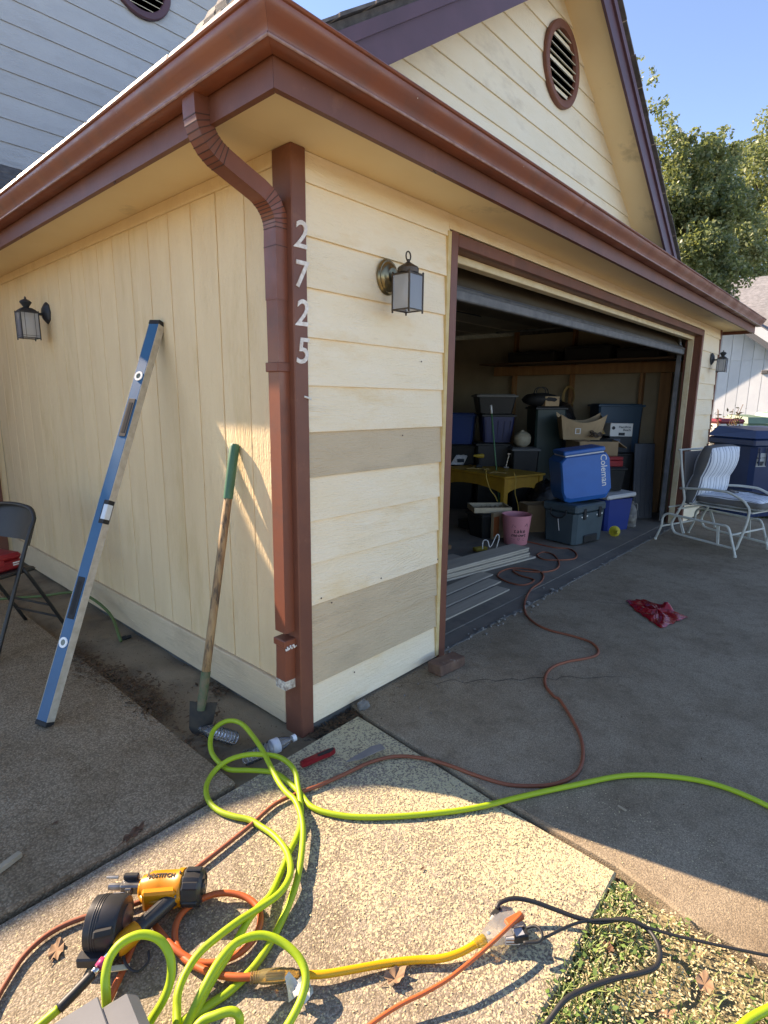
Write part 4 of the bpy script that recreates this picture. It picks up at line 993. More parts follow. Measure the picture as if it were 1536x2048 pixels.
MB().lathe([(.010,-.004),(.0125,.0),(.0125,.012),(.0155,.020),(.0165,.045),(.0165,.072),(.0145,.080),(.0145,L_-.018),(.011,L_-.01),(.010,L_+.012)], 16, (0,0,0), (1,0,0)).build('plug_body', AMBER, pl, 30)
for k in range(3): MB().box(.03,.075,-.008+.006*k,-.005+.006*k,-.004,.004).build('contact', CHROME, pl)
for k in range(4): MB().lathe([(.0128,-.002+.006*k),(.0136,.0+.006*k),(.0128,.002+.006*k)], 14, (-.006,0,0), (1,0,0)).build('strain_ring', AMBER, pl)
PAPER = mat('crumpled_tag', (.62,.61,.58), .7, col2=(.40,.40,.40), vscale=40, bump=.6, bscale=60)
tgm = MB(); V = []
for j in range(5):
    for i in range(7): V.append((L_-.035+.058*i/6+.012*j/4, -.020-.038*j/4+.006*math.sin(i*1.3), .013+.009*math.sin(i*1.7+j)+.006*math.cos(j*2.1)-.003*j))
tgm.add(V, [(j*7+i, j*7+i+1, j*7+i+8, j*7+i+7) for j in range(4) for i in range(6)]); tgm.build('paper_tag', PAPER, pl, 1)
c3 = [(-0.702,-0.826,0.014),(-0.661,-0.867,0.012),(-0.605,-0.907,0.008),(-0.531,-0.959,0.004),(-0.471,-1.008,0.002),(-0.426,-1.054,0.004),(-0.381,-1.085,0.008),(-0.331,-1.106,0.012)]
o = MB().tube(spline(c3, 6), .0092, 10).build('extension_lead', YELC, None, 1); tag(o, 'short thick yellow cord between the amber plug and the triple tap', 'cord')
B1, B2 = (-0.334,-1.108,0.016), (-0.209,-1.151,0.016)
m_, L_ = frame_from(B1, B2)
tp = thing('triple_tap', 'clear three-way outlet fan at the end of the yellow cord', 'outlet'); tp.matrix_world = m_
MB().lathe([(.0095,-.008),(.0125,.0),(.0135,.016),(.0125,.024)], 14, (0,0,0), (1,0,0)).build('yellow_collar', mat_glass('yellow_clear', (.95,.70,.10), .2, .5), tp, 30)
fan = MB(); fan.prism([(.022,-.012),(.022,.012),(L_-.012,.048),(L_+.008,.030),(L_+.008,-.030),(L_-.012,-.048)], lambda a, c, t: (a, c, -.013+.026*t)); fan.build('fan_body', CLEARP, tp)
for k, an in ((-1,-.5),(0,0),(1,.5)):
    c = Vector((L_*.72, 0, 0)); dd = Vector((math.cos(an), math.sin(an), 0)); pp = Vector((.03,0,0))+dd*L_*.42
    o = MB().obox(pp+dd*.012, dd*.020, Vector((-dd.y, dd.x, 0))*.011, (0,0,.0115), .002).build('socket_block', mat('pale_socket', (.55,.50,.44), .35), tp)
    for z in (-.005,.005): MB().obox(pp+dd*.010+Vector((0,0,z)), dd*.016, Vector((-dd.y, dd.x, 0))*.0115, (0,0,.0012)).build('blade', mat('copper_blade', (.42,.22,.12), .3, metal=1), o)
MB().sphere((.036,0,.0125), .006, .006, .002, 10, 5).build('pilot_lamp', mat('pilot_lamp', (.22,.26,.28), .3), tp)
# things plugged in
pg = thing('orange_plug', 'flat orange plug and thin cord crossing the triple tap', 'plug')
f1 = [(-0.202,-1.162,0.04),(-0.227,-1.163,0.046),(-0.261,-1.16,0.05),(-0.321,-1.151,0.048),(-0.391,-1.136,0.042),(-0.469,-1.115,0.034),(-0.532,-1.088,0.026),(-0.59,-1.059,0.02),(-0.658,-1.034,0.012),(-0.717,-1.021,0.005)]
MB().tube(spline(f1, 5), .0052, 8).build('flex', ORANGE, pg, 1)
MB().bar((-0.247,-1.141,0.03), (-0.196,-1.163,0.036), .022, .014, .004).build('plug_head', ORANGE, pg)
bp_ = thing('extension_lead', 'thick black power cord arching from the tap onto the grass', 'cord')
f2 = [(-0.225,-1.099,0.022),(-0.208,-1.101,0.03),(-0.174,-1.124,0.034),(-0.142,-1.165,0.028),(-0.112,-1.218,0.016),(-0.082,-1.278,0.006),(-0.049,-1.321,0.0),(-0.008,-1.374,-0.006),(0.005,-1.423,-0.01),(-0.014,-1.454,-0.01),(-0.048,-1.474,-0.01),(-0.09,-1.475,-0.01),(-0.13,-1.453,-0.01),(-0.186,-1.412,-0.01),(-0.249,-1.375,-0.008),(-0.319,-1.343,-0.006),(-0.387,-1.326,-0.006),(-0.456,-1.312,-0.01)]
MB().tube(spline([(x, y, z+.010+(.022 if y < -1.33 else 0)) for x, y, z in f2], 5), .0062, 8).build('flex', BLKC, bp_, 1)
MB().bar((-0.248,-1.1,0.02), (-0.211,-1.103,0.024), .020, .016, .004).build('plug_head', BLKC, bp_)
bq = thing('extension_lead', 'thin black cord with square adapter looping over the grass to the right', 'cord')
f3 = [(-0.229,-1.191,0.03),(-0.218,-1.208,0.04),(-0.219,-1.225,0.042),(-0.229,-1.236,0.036),(-0.245,-1.231,0.03),(-0.266,-1.205,0.026),(-0.241,-1.223,0.022),(-0.204,-1.24,0.02),(-0.126,-1.268,0.012),(-0.067,-1.3,0.004),(-0.019,-1.377,0.006),(0.007,-1.434,0.0),(0.034,-1.489,-0.004),(0.075,-1.564,-0.006),(0.108,-1.626,-0.006),(0.145,-1.691,-0.006),(0.199,-1.764,-0.008)]
MB().tube(spline([(x, y, z+.010+(.018 if y < -1.33 else 0)) for x, y, z in f3], 5), .0040, 8).build('flex', BLKC, bq, 1)
MB().bar((-0.26,-1.17,0.024), (-0.23,-1.195,0.024), .030, .026, .004).build('adapter', BLKC, bq)
MB().bar((-0.261,-1.174,0.038), (-0.241,-1.188,0.038), .020, .0015).build('rating_label', mat('grey_label', (.35,.36,.37), .5), bq)

# ------------------------------------------------------------------ coil nail gun
GOR = mat('orange_casting', (.62,.235,.008), .38, col2=(.55,.20,.008), vscale=8, rand=0)
GBK = mat('black_moulding', (.022,.022,.023), .38, col2=(.032,.032,.033), vscale=10, rand=0)
GST = mat('tool_steel', (.30,.30,.30), .35, col2=(.16,.16,.16), vscale=30, metal=.9, rand=0)
ng = thing('nail_gun', 'orange and black coil nail gun lying on the walkway', 'nail gun', (-.822,-.372,-.012), (0,0,R(-46.5)))
body = MB().lathe([(.0001,-.062),(.022,-.062),(.030,-.056),(.033,-.045),(.041,-.030),(.0425,.0),(.0435,.040),(.0475,.046),(.0475,.058),(.044,.062)], 28, (0,0,.060), (1,0,0))
body = body.build('body', GOR, ng, 35)
for k in range(5): MB().lathe([(.0001,0),(.0045,0),(.0045,.003),(.0001,.004)], 8, (.051, .049*math.sin(k*1.256), .060+.049*math.cos(k*1.256)), (1,0,0)).build('bolt', GST, body) if k in (0,1,4) else None
MB().obox((.005,-.040,.062), (.045,.004,0), (-.004,.012,0), (0,0,.030), .006).build('valve_housing', GOR, ng)
MB().tube(spline([(.055,-.03,.062),(.02,-.05,.064),(-.03,-.045,.060),(-.055,-.02,.058)], 4), [.020,.018,.014,.012,.010,.009,.008,.008,.008,.008,.008,.008,.008][:13], 8).build('trigger_web', GOR, ng, 1)
cap = MB().lathe([(.0445,.060),(.0485,.066),(.0490,.092),(.0455,.108),(.0360,.116),(.0345,.112),(.020,.112),(.018,.118),(.0001,.119)], 10, (0,0,.060), (1,0,0)).build('cap', GBK, ng, 25)
for k in range(6):
    a_ = k*1.047+.3; MB().obox((.088, .0475*math.sin(a_), .060+.0475*math.cos(a_)), (.022,0,0), (0,.010*math.cos(a_),-.010*math.sin(a_)), (0,.004*math.sin(a_),.004*math.cos(a_)), .003).build('cap_rib', GBK, cap)
MB().lathe([(.008,.118),(.008,.121),(.0001,.122)], 12, (0,0,.060), (1,0,0)).build('exhaust_screw', GST, cap, 30)
nose = MB().box(-.115,-.060,-.014,.014,.048,.078,.004).build('nose', GST, ng)
MB().lathe([(.0085,-.150),(.0095,-.140),(.0095,-.112)], 10, (0,0,.064), (1,0,0)).build('nose_tip', GST, nose, 30)
MB().box(-.112,-.070,.006,.022,.070,.092,.003).build('contact_arm', GBK, nose)
MB().lathe([(.0035,-.162),(.0045,-.155),(.0045,-.128)], 8, (0,.016,.080), (1,0,0)).build('contact_pin', GST, nose, 30)
MB().box(-.098,-.080,-.020,-.013,.050,.074,.002).build('feed_pawl', GST, nose)
for k in range(7): MB().tube([(-.078,-.018-.009*k,.064-.002*k),(-.128,-.020-.009*k,.062-.002*k)], .0016, 5).build('nail', GST, ng)
hd = MB().tube(spline([(.040,-.030,.058),(.022,-.062,.058),(-.004,-.100,.056),(-.024,-.130,.055)], 5), [.0235,.023,.0225,.022,.0215,.021,.021,.021,.021,.021,.021,.021,.021,.0215,.022,.0225], 12, up=(0,0,1)).build('handle', GBK, ng, 1)
for k in range(3): MB().tube(spline([(.030-.0,-.046,.0765-.001*k+.002),(.006,-.086,.0765),(-.016,-.118,.0755)], 4), .0022, 5).build('grip_ridge', GBK, hd, 1) if k == 0 else None
MB().tube(spline([(-.020,-.124,.055),(-.034,-.145,.054),(-.050,-.168,.053),(-.056,-.176,.052)], 4), [.0235,.0245,.025,.0255,.026,.026,.026,.0255,.025,.024,.022,.020,.017], 14, up=(0,0,1)).build('handle_end', GOR, ng, 1)
MB().tube([(-.052,-.170,.052),(-.058,-.180,.052),(-.064,-.190,.051),(-.069,-.198,.051)], [.017,.0175,.014,.010], 12).build('air_inlet', STEELD, ng, 30)
mg = MB().lathe([(.0001,-.010),(.050,-.010),(.0625,-.004),(.0640,.010),(.0640,.068),(.0600,.076),(.030,.078)], 30, (-.135,-.112,.064), (1,0,0)).build('magazine', GBK, ng, 35)
for k in range(3): MB().lathe([(.0642,.012+.006*k),(.0652,.0135+.006*k),(.0652,.0145+.006*k),(.0642,.016+.006*k)], 30, (-.135,-.112,.064), (1,0,0)).build('magazine_rib', GBK, mg, 1)
MB().lathe([(.030,.076),(.030,.080),(.0001,.081)], 16, (-.135,-.100,.070), (1,0,0)).build('coil_window', mat('smoky_window', (.13,.075,.06), .3), mg)
MB().obox((-.088,-.165,.092), (.022,.006,.0), (-.004,.012,-.010), (0,.006,.008), .004).build('latch', RUB, mg)
MB().box(-.150,-.070,-.192,-.164,.012,.040,.004).build('magazine_hinge', GBK, mg)
MB().obox((-.062,-.158,.050), (.014,.010,0), (-.006,.010,0), (0,0,.008), .003).build('bracket', GOR, ng)
MB().tube(spline([(-.045,-.165,.04),(-.02,-.20,.035),(.012,-.215,.030),(.03,-.190,.030),(.022,-.165,.034)], 4), .0035, 6).build('belt_hook', GBK, ng, 1)
MB().obox((-.040,-.205,.030), (.028,.004,0), (-.001,.007,0), (0,0,.0015)).build('side_plate', mat('nameplate', (.62,.55,.36), .5), ng)
lettering('lettering', 'BOSTITCH', .0165, mat('print_black', (.02,.02,.02), .6), body, (.0,-.004,.1034), (1,.0,.02), (0,1,.10), .0005)
# ------------------------------------------------------------------ grey case at the bottom edge
GRY = mat('scuffed_grey_plastic', (.135,.14,.145), .5, col2=(.17,.175,.18), vscale=7, col3=(.28,.28,.28), v3scale=22, v3lo=.66, v3hi=.78, rand=0)
gc = thing('plastic_case', 'scuffed dark grey plastic case cut off by the bottom edge', 'case', (-1.155,-.775,-.012), (0,0,R(-7)))
MB().box(-.13,.125,-.19,.165,0,.075,.014).build('base', GRY, gc)
lid = MB().box(-.128,.122,-.188,.162,.078,.132,.022).build('lid', GRY, gc)
MB().box(-.05,.05,-.15,.172,.1325,.139,.004).build('lid_panel', GRY, lid)
MB().box(-.045,.045,.160,.176,.088,.122,.004).build('latch', GRY, lid)
# ------------------------------------------------------------------ small things on the ground
def lie(name, label, cat, p, q, z=None):
    t = thing(name, label, cat); m, L = frame_from(p, q); t.matrix_world = m; return t, L
kn, L_ = lie('utility_knife', 'red and grey utility knife lying by the corner post', 'knife', (-0.17,-0.193,0.0), (-0.019,-0.22,0.0))
REDK = mat('knife_red', (.26,.012,.016), .35)
b = MB(); b.prism([(.0,-.010),(.02,-.014),(L_*.55,-.013),(L_*.8,-.017),(L_,-.010),(L_+.004,.004),(L_-.02,.012),(L_*.5,.013),(.02,.012),(.0,.006)], lambda a, c, t: (a, c, .0+.018*t)); b.build('body', REDK, kn)
b = MB(); b.prism([(L_*.48,-.010),(L_*.8,-.014),(L_*.97,-.007),(L_*.97,.004),(L_*.5,.004)], lambda a, c, t: (a, c, .018+.003*t)); b.build('grip', RUB, kn)
b = MB(); b.prism([(.012,-.010),(L_*.35,-.010),(L_*.35,.006),(.012,.004)], lambda a, c, t: (a, c, .018+.002*t)); b.build('latch_plate', REDK, kn)
sc, L_ = lie('siding_offcut', 'thin grey wedge-shaped offcut lying on the orange cord', 'offcut', (-0.039,-0.31,0.004), (0.121,-0.368,0.008))
b = MB(); b.prism([(0,-.001),(L_*.75,.030),(L_*.98,.022),(L_,-.012),(L_*.3,-.018)], lambda a, c, t: (a, c, .004+.004*t+.05*a)); b.build('blade', mat('grey_slate', (.22,.20,.18), .6, col2=(.16,.15,.14), vscale=20), sc)
BOT = mat_glass('bottle_plastic', (.93,.95,.96), .04, .10, 1.5)
def bottle(label, p, q, rad, capm=True, lab=None):
    t, L = lie('water_bottle', label, 'bottle', p, q); t['group'] = 'plastic bottles by the corner'
    pr = [(.0001,.003),(rad*.6,0),(rad*.9,.004),(rad,.012)]
    z = .012
    while z < L*.62: pr += [(rad,z+.008),(rad*.93,z+.011),(rad,z+.014)]; z += .016
    pr += [(rad,L*.66),(rad*.82,L*.76),(rad*.45,L*.88),(.012,L*.91),(.012,L*.95)]
    MB().lathe(pr, 20, (0,0,rad), (1,0,0)).build('bottle_body', BOT, t, 50)
    if capm: MB().lathe([(.0001,L*.93),(.0145,L*.93),(.0145,L*1.0),(.0001,L*1.0)], 16, (0,0,rad), (1,0,0)).build('bottle_cap', VIAL, t, 40)
    if lab: MB().lathe([(rad*1.015,L*lab[0]),(rad*1.015,L*lab[1])], 20, (0,0,rad), (1,0,0)).build('bottle_label', mat('bottle_label', (.66,.68,.68), .5, col2=(.5,.53,.55), vscale=30), t, 1)
    return t
bottle('crushed clear bottle without label lying behind the spade blade', (-0.239,0.151,-0.03), (-0.304,0.337,-0.03), .030, False)
bottle('clear water bottle with white label and cap at the post foot', (-0.296,0.009,-0.03), (-0.069,-0.038,-0.02), .030, True, (.52,.66))
# red plastic bag
pts_red = [(0,0)]
bagp = [(2.626,-0.47,-0.0),(2.743,-0.548,-0.0),(2.697,-0.704,0.0),(2.657,-0.773,0.0),(2.591,-0.888,0.0),(2.44,-0.853,0.0),(2.257,-0.814,0.0),(2.353,-0.712,0.0),(2.476,-0.583,0.0)]
c = Vector((sum(p[0] for p in bagp)/9, sum(p[1] for p in bagp)/9, 0)); bg_ = MB(); V = []; nr = 12; random.seed(5)
for j in range(nr):
    f = 1-j/nr
    for i in range(72):
        t_ = i/72*9; k = int(t_) % 9; u = t_-int(t_); p = Vector(bagp[k])*(1-u)+Vector(bagp[(k+1) % 9])*u
        e = c+(p-c)*(f*(1+.03*math.sin(i*1.4)))
        h = .003+.018*(1-f)**.5*(.5+.5*math.sin(i*.55+j*.5))+.010*abs(math.sin(i*.9-j*.7))*(1-f*.5)+random.uniform(0,.003)
        if 14 < i < 26 and j < 6: h += .05*math.sin((i-14)/12*3.14)*math.sin(j*.55+.2)
        V.append((e.x, e.y, h))
V.append((c.x, c.y, .03))
F = [(j*72+i, j*72+(i+1) % 72, (j+1)*72+(i+1) % 72, (j+1)*72+i) for j in range(nr-1) for i in range(72)]+[((nr-1)*72+i, (nr-1)*72+(i+1) % 72, nr*72) for i in range(72)]
bg_.add(V, F); o = bg_.build('plastic_bag', mat('red_film', (.34,.008,.014), .25, col2=(.27,.006,.012), vscale=14, coat=.4, bump=.5, bscale=30, bdist=.006), None, 1)
tag(o, 'crumpled red plastic bag lying on the shaded driveway', 'plastic bag')
# brick and rock
BRK = mat('old_brick', (.17,.095,.062), .9, col2=(.10,.055,.04), vscale=14, col3=(.28,.24,.2), v3scale=16, v3lo=.58, v3hi=.7, bump=.9, bscale=70)
b = MB().box(-.10,.10,-.046,.046,0,.058,.006); b.v = [(x+random.uniform(-.002,.002), y+random.uniform(-.003,.003), z+random.uniform(-.002,.002)) for x, y, z in b.v]
tag(b.build('brick', BRK, None, 0, (.885,-.130,.0), (0,0,R(-6))), 'worn brown brick lying on the driveway by the door trim', 'brick')
b = MB().sphere((0,0,.022), .034, .026, .026, 9, 7, .22); tag(b.build('concrete_chunk', CRUMB, None, 0, (0.306,-0.069,-0.012)), 'broken grey concrete chunk at the driveway corner under the siding', 'rubble')
LATH = mat('pale_lath', (.45,.36,.24), .8, col2=(.36,.28,.18), vscale=12)
t, L_ = lie('wood_offcut', 'pale wood offcut on the patio at the left edge', 'wood offcut', (-1.14,0.076,0.0), (-1.045,0.109,0.0))
MB().box(0,L_,-.010,.010,0,.018,.002).build('lath', LATH, t)
t, L_ = lie('wood_offcut', 'small pale wood shaving on the dark driveway', 'wood offcut', (0.456,-1.189,0.0), (0.45,-1.219,0.0))
MB().box(0,L_,-.004,.004,0,.003).build('lath', LATH, t)
t, L_ = lie('pipe_plug', 'small black plastic plug lying on the dirt strip', 'plug', (-0.123,1.538,-0.03), (-0.065,1.539,-0.03))
MB().lathe([(.015,0),(.015,L_*.5),(.010,L_*.55),(.010,L_)], 12, (0,0,.015), (1,0,0)).build('cap_body', RUB, t, 30)
# dead leaves
LEAF = mat('dead_leaf', (.17,.085,.045), .8, col2=(.12,.06,.032), vscale=30)
LEAF2 = mat('tan_dead_leaf', (.33,.20,.115), .8, col2=(.25,.15,.085), vscale=30)
def leaf(label, x, y, s, rz, m, asp=.6, z=0.0, curl=.25):
    s *= .72; b = MB(); n = 12; V = [(0,0,.004)]
    for k in range(n*2):
        a = 2*math.pi*k/(n*2); rr = s*(1+.10*math.cos(3*a+rz)+.10*math.cos(7*a)) if k % 2 == 0 else s*(.93+.06*math.sin(k*2.3))
        px, py = rr*math.cos(a), rr*math.sin(a)*asp; V.append((px, py, .004+curl*(px*px+2.2*py*py)/s*.9+.006*math.sin(k*1.7)*s/.04))
    b.add(V, [(0, 1+k, 1+(k+1) % (n*2)) for k in range(n*2)])
    b.tube([(-s*.9,0,.006),(-s*1.4,s*.1,.003)], .0012, 5)
    o = b.build('dead_leaf', m, None, 1, (x, y, z), (0,0,rz)); return tag(o, label, 'leaf', 'dead leaves on the ground')
for lb_, (x, y), s_, rz, m, asp, z, cu in (
    ('long dark brown leaf on the joint in the shade', (-0.766,-0.059), .060, .35, LEAF, .38, .0, .1),
    ('flat tan leaf left of the nail gun', (-1.077,-0.296), .042, 1.0, LEAF2, .6, -.012, .1),
    ('curled pinkish leaf below the yellow cord', (-0.535,-0.996), .040, -.3, LEAF2, .7, -.012, .5),
    ('brown leaf in the grass under the black cord', (-0.086,-1.355), .028, .9, LEAF, .7, -.02, .4),
    ('lobed orange-brown leaf in the grass left of the lime hose', (-0.023,-1.573), .040, .2, LEAF2, .7, -.015, .3),
    ('small orange leaf at the bottom of the grass', (-0.161,-1.525), .030, -.6, LEAF2, .45, -.015, .3),
    ('tiny brown leaf alone on the sunlit walkway', (-0.225,-0.84), .010, .0, LEAF, .6, -.011, .3),
    ('reddish leaf bit on the shaded patio', (-0.923,0.176), .012, .0, LEAF, .6, .001, .3),
    ('pale dry leaf by the post foot', (0.064,-0.136), .018, .8, LEAF2, .5, -.02, .3),
    ('pale broken leaf beside the driveway corner', (0.095,-0.212), .022, .2, LEAF2, .5, -.02, .4)):
    leaf(lb_, x, y, s_, rz, m, asp, z, cu)

# ------------------------------------------------------------------ overhead door, nearly open
FACE = R(-48.1)                       # turned towards the driveway corner
DOORP = mat('door_panel_brown', (.10,.075,.05), .6, col2=(.13,.10,.065), vscale=4, bump=.2, bscale=30)
GALV = mat('galvanised', (.26,.27,.28), .45, col2=(.18,.19,.2), vscale=12, metal=.7)
SEAL = mat('grey_weather_seal', (.11,.115,.12), .7, col2=(.17,.17,.17), vscale=14)
gd = thing('overhead_door', 'raised brown sectional garage door under the header', 'garage door', (0,0,0))
secs = [((.165,1.99),(.40,2.27)),((.405,2.273),(.85,2.37)),((.855,2.37),(1.37,2.375)),((1.375,2.375),(1.89,2.38))]
for i, ((ya, za), (yb, zb_)) in enumerate(secs):
    d_ = Vector((0, yb-ya, zb_-za)); L_ = d_.length; d_.normalize(); n_ = Vector((0,-d_.z,d_.y))
    c_ = Vector((3.392, (ya+yb)/2, (za+zb_)/2))
    o = MB().obox(c_, (2.34,0,0), d_*(L_/2-.003), n_*.018, .003).build('door_section', DOORP, gd)
    for k in range(8):
        MB().obox(Vector((1.36+.594*k, (ya+yb)/2, (za+zb_)/2))-n_*.0195, (.25,0,0), d_*(L_/2-.05), n_*.004, .003).build('raised_panel', DOORP, o) if i < 2 else None
MB().obox((3.392,.158,1.982), (2.34,0,0), (0,.020,0), (0,0,.026), .006).build('bottom_seal', SEAL, gd)
MB().obox((3.392,.142,2.018), (2.34,0,0), (0,.006,.007), (0,-.004,.006)).build('bottom_rail', GALV, gd)
for x in (1.046, 5.738):
    MB().bar((x,.19,.02), (x,.19,2.06), .022, .045, 0, (0,1,0)).build('track', GALV, gd)
    MB().tube(spline([(x,.19,2.05),(x,.23,2.22),(x,.36,2.33),(x,.6,2.355),(x,2.6,2.36)], 5), .014, 6).build('track', GALV, gd)
MB().tube([(1.05,.42,2.425),(5.85,.42,2.425)], .014, 8).build('torsion_bar', GALV, gd)
op = thing('door_opener', 'ceiling-hung metal rail and motor box of the door opener', 'door opener')
MB().bar((3.44,.45,2.42), (3.44,3.0,2.42), .03, .03).build('rail', GALV, op)
MB().box(3.28,3.60,2.9,3.3,2.30,2.455,.02).build('motor', GALV, op)
for y in (1.3, 2.2): MB().bar((2.2,y,2.43), (4.7,y,2.43), .02, .012).build('hanger', BLACKM, op)

# ------------------------------------------------------------------ helpers for stored things
def placed(name, label, cat, spec, depth, dr=0, group=None):
    """spec = x, y, bottom z, width, height; faces the driveway corner."""
    x, y, z, w, h = spec
    c, s = math.cos(FACE+R(90)), math.sin(FACE+R(90))
    return thing(name, label, cat, (x, y, z), (0,0,FACE+R(dr)), group), w, h, depth
def tub(b, w, d, h, z0=0, taper=.85, bev=.02):
    """tapered tub body: bottom smaller than top, chamfered corners."""
    def ring(ww, dd, z, c):
        return [(-ww+c,-dd,z),(ww-c,-dd,z),(ww,-dd+c,z),(ww,dd-c,z),(ww-c,dd,z),(-ww+c,dd,z),(-ww,dd-c,z),(-ww,-dd+c,z)]
    V = ring(w/2*taper, d/2*taper, z0, bev)+ring(w/2, d/2, z0+h, bev)
    b.add(V, [list(range(7,-1,-1)), list(range(8,16))]+[[i, (i+1) % 8, 8+(i+1) % 8, 8+i] for i in range(8)])
    return b
def lidded(spec, depth, name, label, cat, mb, ml, dr=0, lid=.04, taper=.85, group=None, ribs=0):
    t, w, h, d = placed(name, label, cat, spec, depth, dr, group)
    o = tub(MB(), w*.92, d*.92, h-lid, 0, taper).build('tub', mb, t)
    for k in range(ribs):
        x = -w*.36+w*.72*k/max(1, ribs-1); MB().bar((x*taper,-d*.46*taper-.002,.03), (x,-d*.46-.002,h-lid-.05), .012, .012, 0, (0,1,0)).build('rib', mb, o)
    MB().box(-w/2,w/2,-d/2,d/2,h-lid+.001,h-.012,.006).build('lid_rim', ml, t)
    MB().box(-w*.44,w*.44,-d*.44,d*.44,h-.013,h,.006).build('lid', ml, t)
    return t
CARD = mat('cardboard', (.30,.19,.10), .85, col2=(.25,.155,.08), vscale=5, bump=.15, bscale=30)
CARD2 = mat('pale_cardboard', (.40,.28,.16), .85, col2=(.34,.23,.13), vscale=5)
TEAL = mat('slate_blue_plastic', (.045,.075,.085), .5, col2=(.035,.06,.07), vscale=6)
CBLUE = mat('cooler_blue', (.002,.125,.40), .38, col2=(.002,.11,.35), vscale=5)
NAVY = mat('navy_plastic', (.008,.018,.075), .4)
DKPL = mat('charcoal_plastic', (.007,.008,.008), .5, col2=(.012,.012,.012), vscale=8)
LIDW = mat('white_plastic', (.58,.58,.55), .45)
# rugged cooler in front
rc = thing('rugged_cooler', 'dark slate hard cooler on the garage floor with rubber latches', 'cooler', (4.135,.600,0), (0,0,R(-10.7)))
o = tub(MB(), .515, .395, .31, .015, .94, .035).build('tub', TEAL, rc)
MB().box(-.262,.262,-.202,.202,.328,.415,.018).build('lid', TEAL, rc)
MB().box(-.10,.13,-.206,-.190,.02,.10,.015).build('foot_recess', DKPL, o)
for x in (-.12,.14):
    l_ = MB().box(x-.022,x+.022,-.214,-.200,.265,.375,.006).build('latch', RUB, rc)
    MB().box(x-.05,x-.03,-.2022,-.1985,.285,.30,.002).build('scuff', LIDW, o); MB().box(x+.03,x+.06,-.2022,-.1985,.29,.305,.002).build('scuff', LIDW, o)
MB().tube(spline([(-.262,-.09,.36),(-.285,-.08,.30),(-.288,0,.27),(-.285,.08,.30),(-.262,.09,.36)], 4), .008, 6).build('rope_handle', RUB, rc, 1)
MB().bar((-.268,-.02,.14), (-.272,.0,.27), .008, .005).build('strap_tail', LIDW, rc)
# blue cooler lying on top
t, w, h, d = placed('blue_cooler', 'bright blue cooler lying on its side on the dark hard cooler', 'cooler', (4.206,0.576,0.449,0.586,0.537), .36)
t.rotation_euler = (0, R(-8), FACE+R(4)); t.location.z = .445
bc = MB(); W_, H_ = w*.86, h*.86
pr = [(-W_/2,H_*.22),(-W_/2+.02,0.02),(-W_/2+.07,0),(W_/2-.06,0),(W_/2,H_*.2),(W_/2,H_*.86),(W_/2-.035,H_-.004),(-W_/2+.05,H_-.002),(-W_/2,H_*.9)]
V = [(x*.95, -.19, z*.95+.03*H_+(.03 if z < .05 else 0)) for x, z in pr]+[(x, -.165, z+.0) for x, z in pr]+[(x, .15, z) for x, z in pr]+[(x*.92, .18, z*.92+.02) for x, z in pr]
n = len(pr); bc.add(V, [list(range(n)), list(range(4*n-1,3*n-1,-1))]+[[k*n+i, k*n+(i+1) % n, (k+1)*n+(i+1) % n, (k+1)*n+i] for k in range(3) for i in range(n)])
o = bc.build('tub', CBLUE, t)
MB().obox((0,-.02,H_+.006), (W_/2-.055,0,0), (0,.15,0), (0,0,.007), .003).build('lid_seam', LIDW, t)
MB().obox((0,-.02,H_+.036), (W_/2-.04,0,0), (0,.155,0), (0,0,.022), .010).build('lid', CBLUE, t)
MB().obox((W_/2+.010,-.05,H_*.55), (.014,0,0), (0,.05,0), (0,0,.055), .008).build('side_handle', CBLUE, t)
lettering('lettering', 'Coleman', .088, WHITEP, o, (W_/2-.075,-.1915,H_*.62), (0,0,-1), (1,0,0), .0006)
MB().box(-W_*.42,-W_*.36,-.1925,-.188,H_*.12,H_*.2).build('sticker_rest', CARD2, o) if False else None
# blue cooler with white lid
wl = thing('white_lid_cooler', 'blue cooler with loose white lid behind the dark hard cooler', 'cooler', (4.985,.545,0), (0,0,R(-24)))
tub(MB(), .40, .31, .36, .0, .88, .03).build('tub', mat('royal_blue_plastic', (.004,.035,.20), .4), wl)
MB().obox((0,0,.395), (.215,0,.012), (0,.17,0), (-.001,0,.024), .012).build('lid', LIDW, wl)
# dark tool tote and red box on it
lidded((5.03,.60,.435,.30,.27), .24, 'tool_tote', 'black lidded tool tote standing on the white cooler lid', 'tote', DKPL, DKPL, 10)
t, w, h, d = placed('red_box', 'small dark red box on top of the black tool tote', 'box', (5.03,.60,.706,.22,.11), .16, 10)
MB().box(-w/2,w/2,-d/2,d/2,0,h*.62,.006).build('base', REDP, t); MB().box(-w/2,w/2,-d/2,d/2,h*.64,h,.008).build('lid', REDP, t)
# grey jug, yellow pouch, tall panel
jg = thing('grey_jug', 'dusty grey plastic jug beside the blue cooler with white lid', 'jug', (5.233,0.387,0.0), (0,0,FACE))
JG = mat('dusty_jug', (.20,.19,.17), .6, col2=(.12,.11,.10), vscale=12)
MB().lathe([(.055,0),(.066,.01),(.066,.17),(.060,.20),(.035,.25),(.018,.268),(.018,.285),(.022,.286),(.022,.305),(.0001,.306)], 14).build('jug_body', JG, jg, 40)
MB().tube(spline([(.02,0,.265),(.055,0,.27),(.066,0,.23),(.06,0,.18)], 4), .009, 7).build('jug_handle', JG, jg, 1)
MB().lathe([(.067,.05),(.067,.15)], 14).build('jug_label', mat('worn_label', (.34,.31,.26), .7, col2=(.16,.14,.12), vscale=20), jg, 1)
yp = thing('yellow_funnel', 'small yellow funnel lying on the slab in front of the coolers', 'funnel', (4.588,0.314,0.0), (0,0,R(35)))
YELP = mat('yellow_plastic', (.52,.42,.04), .5)
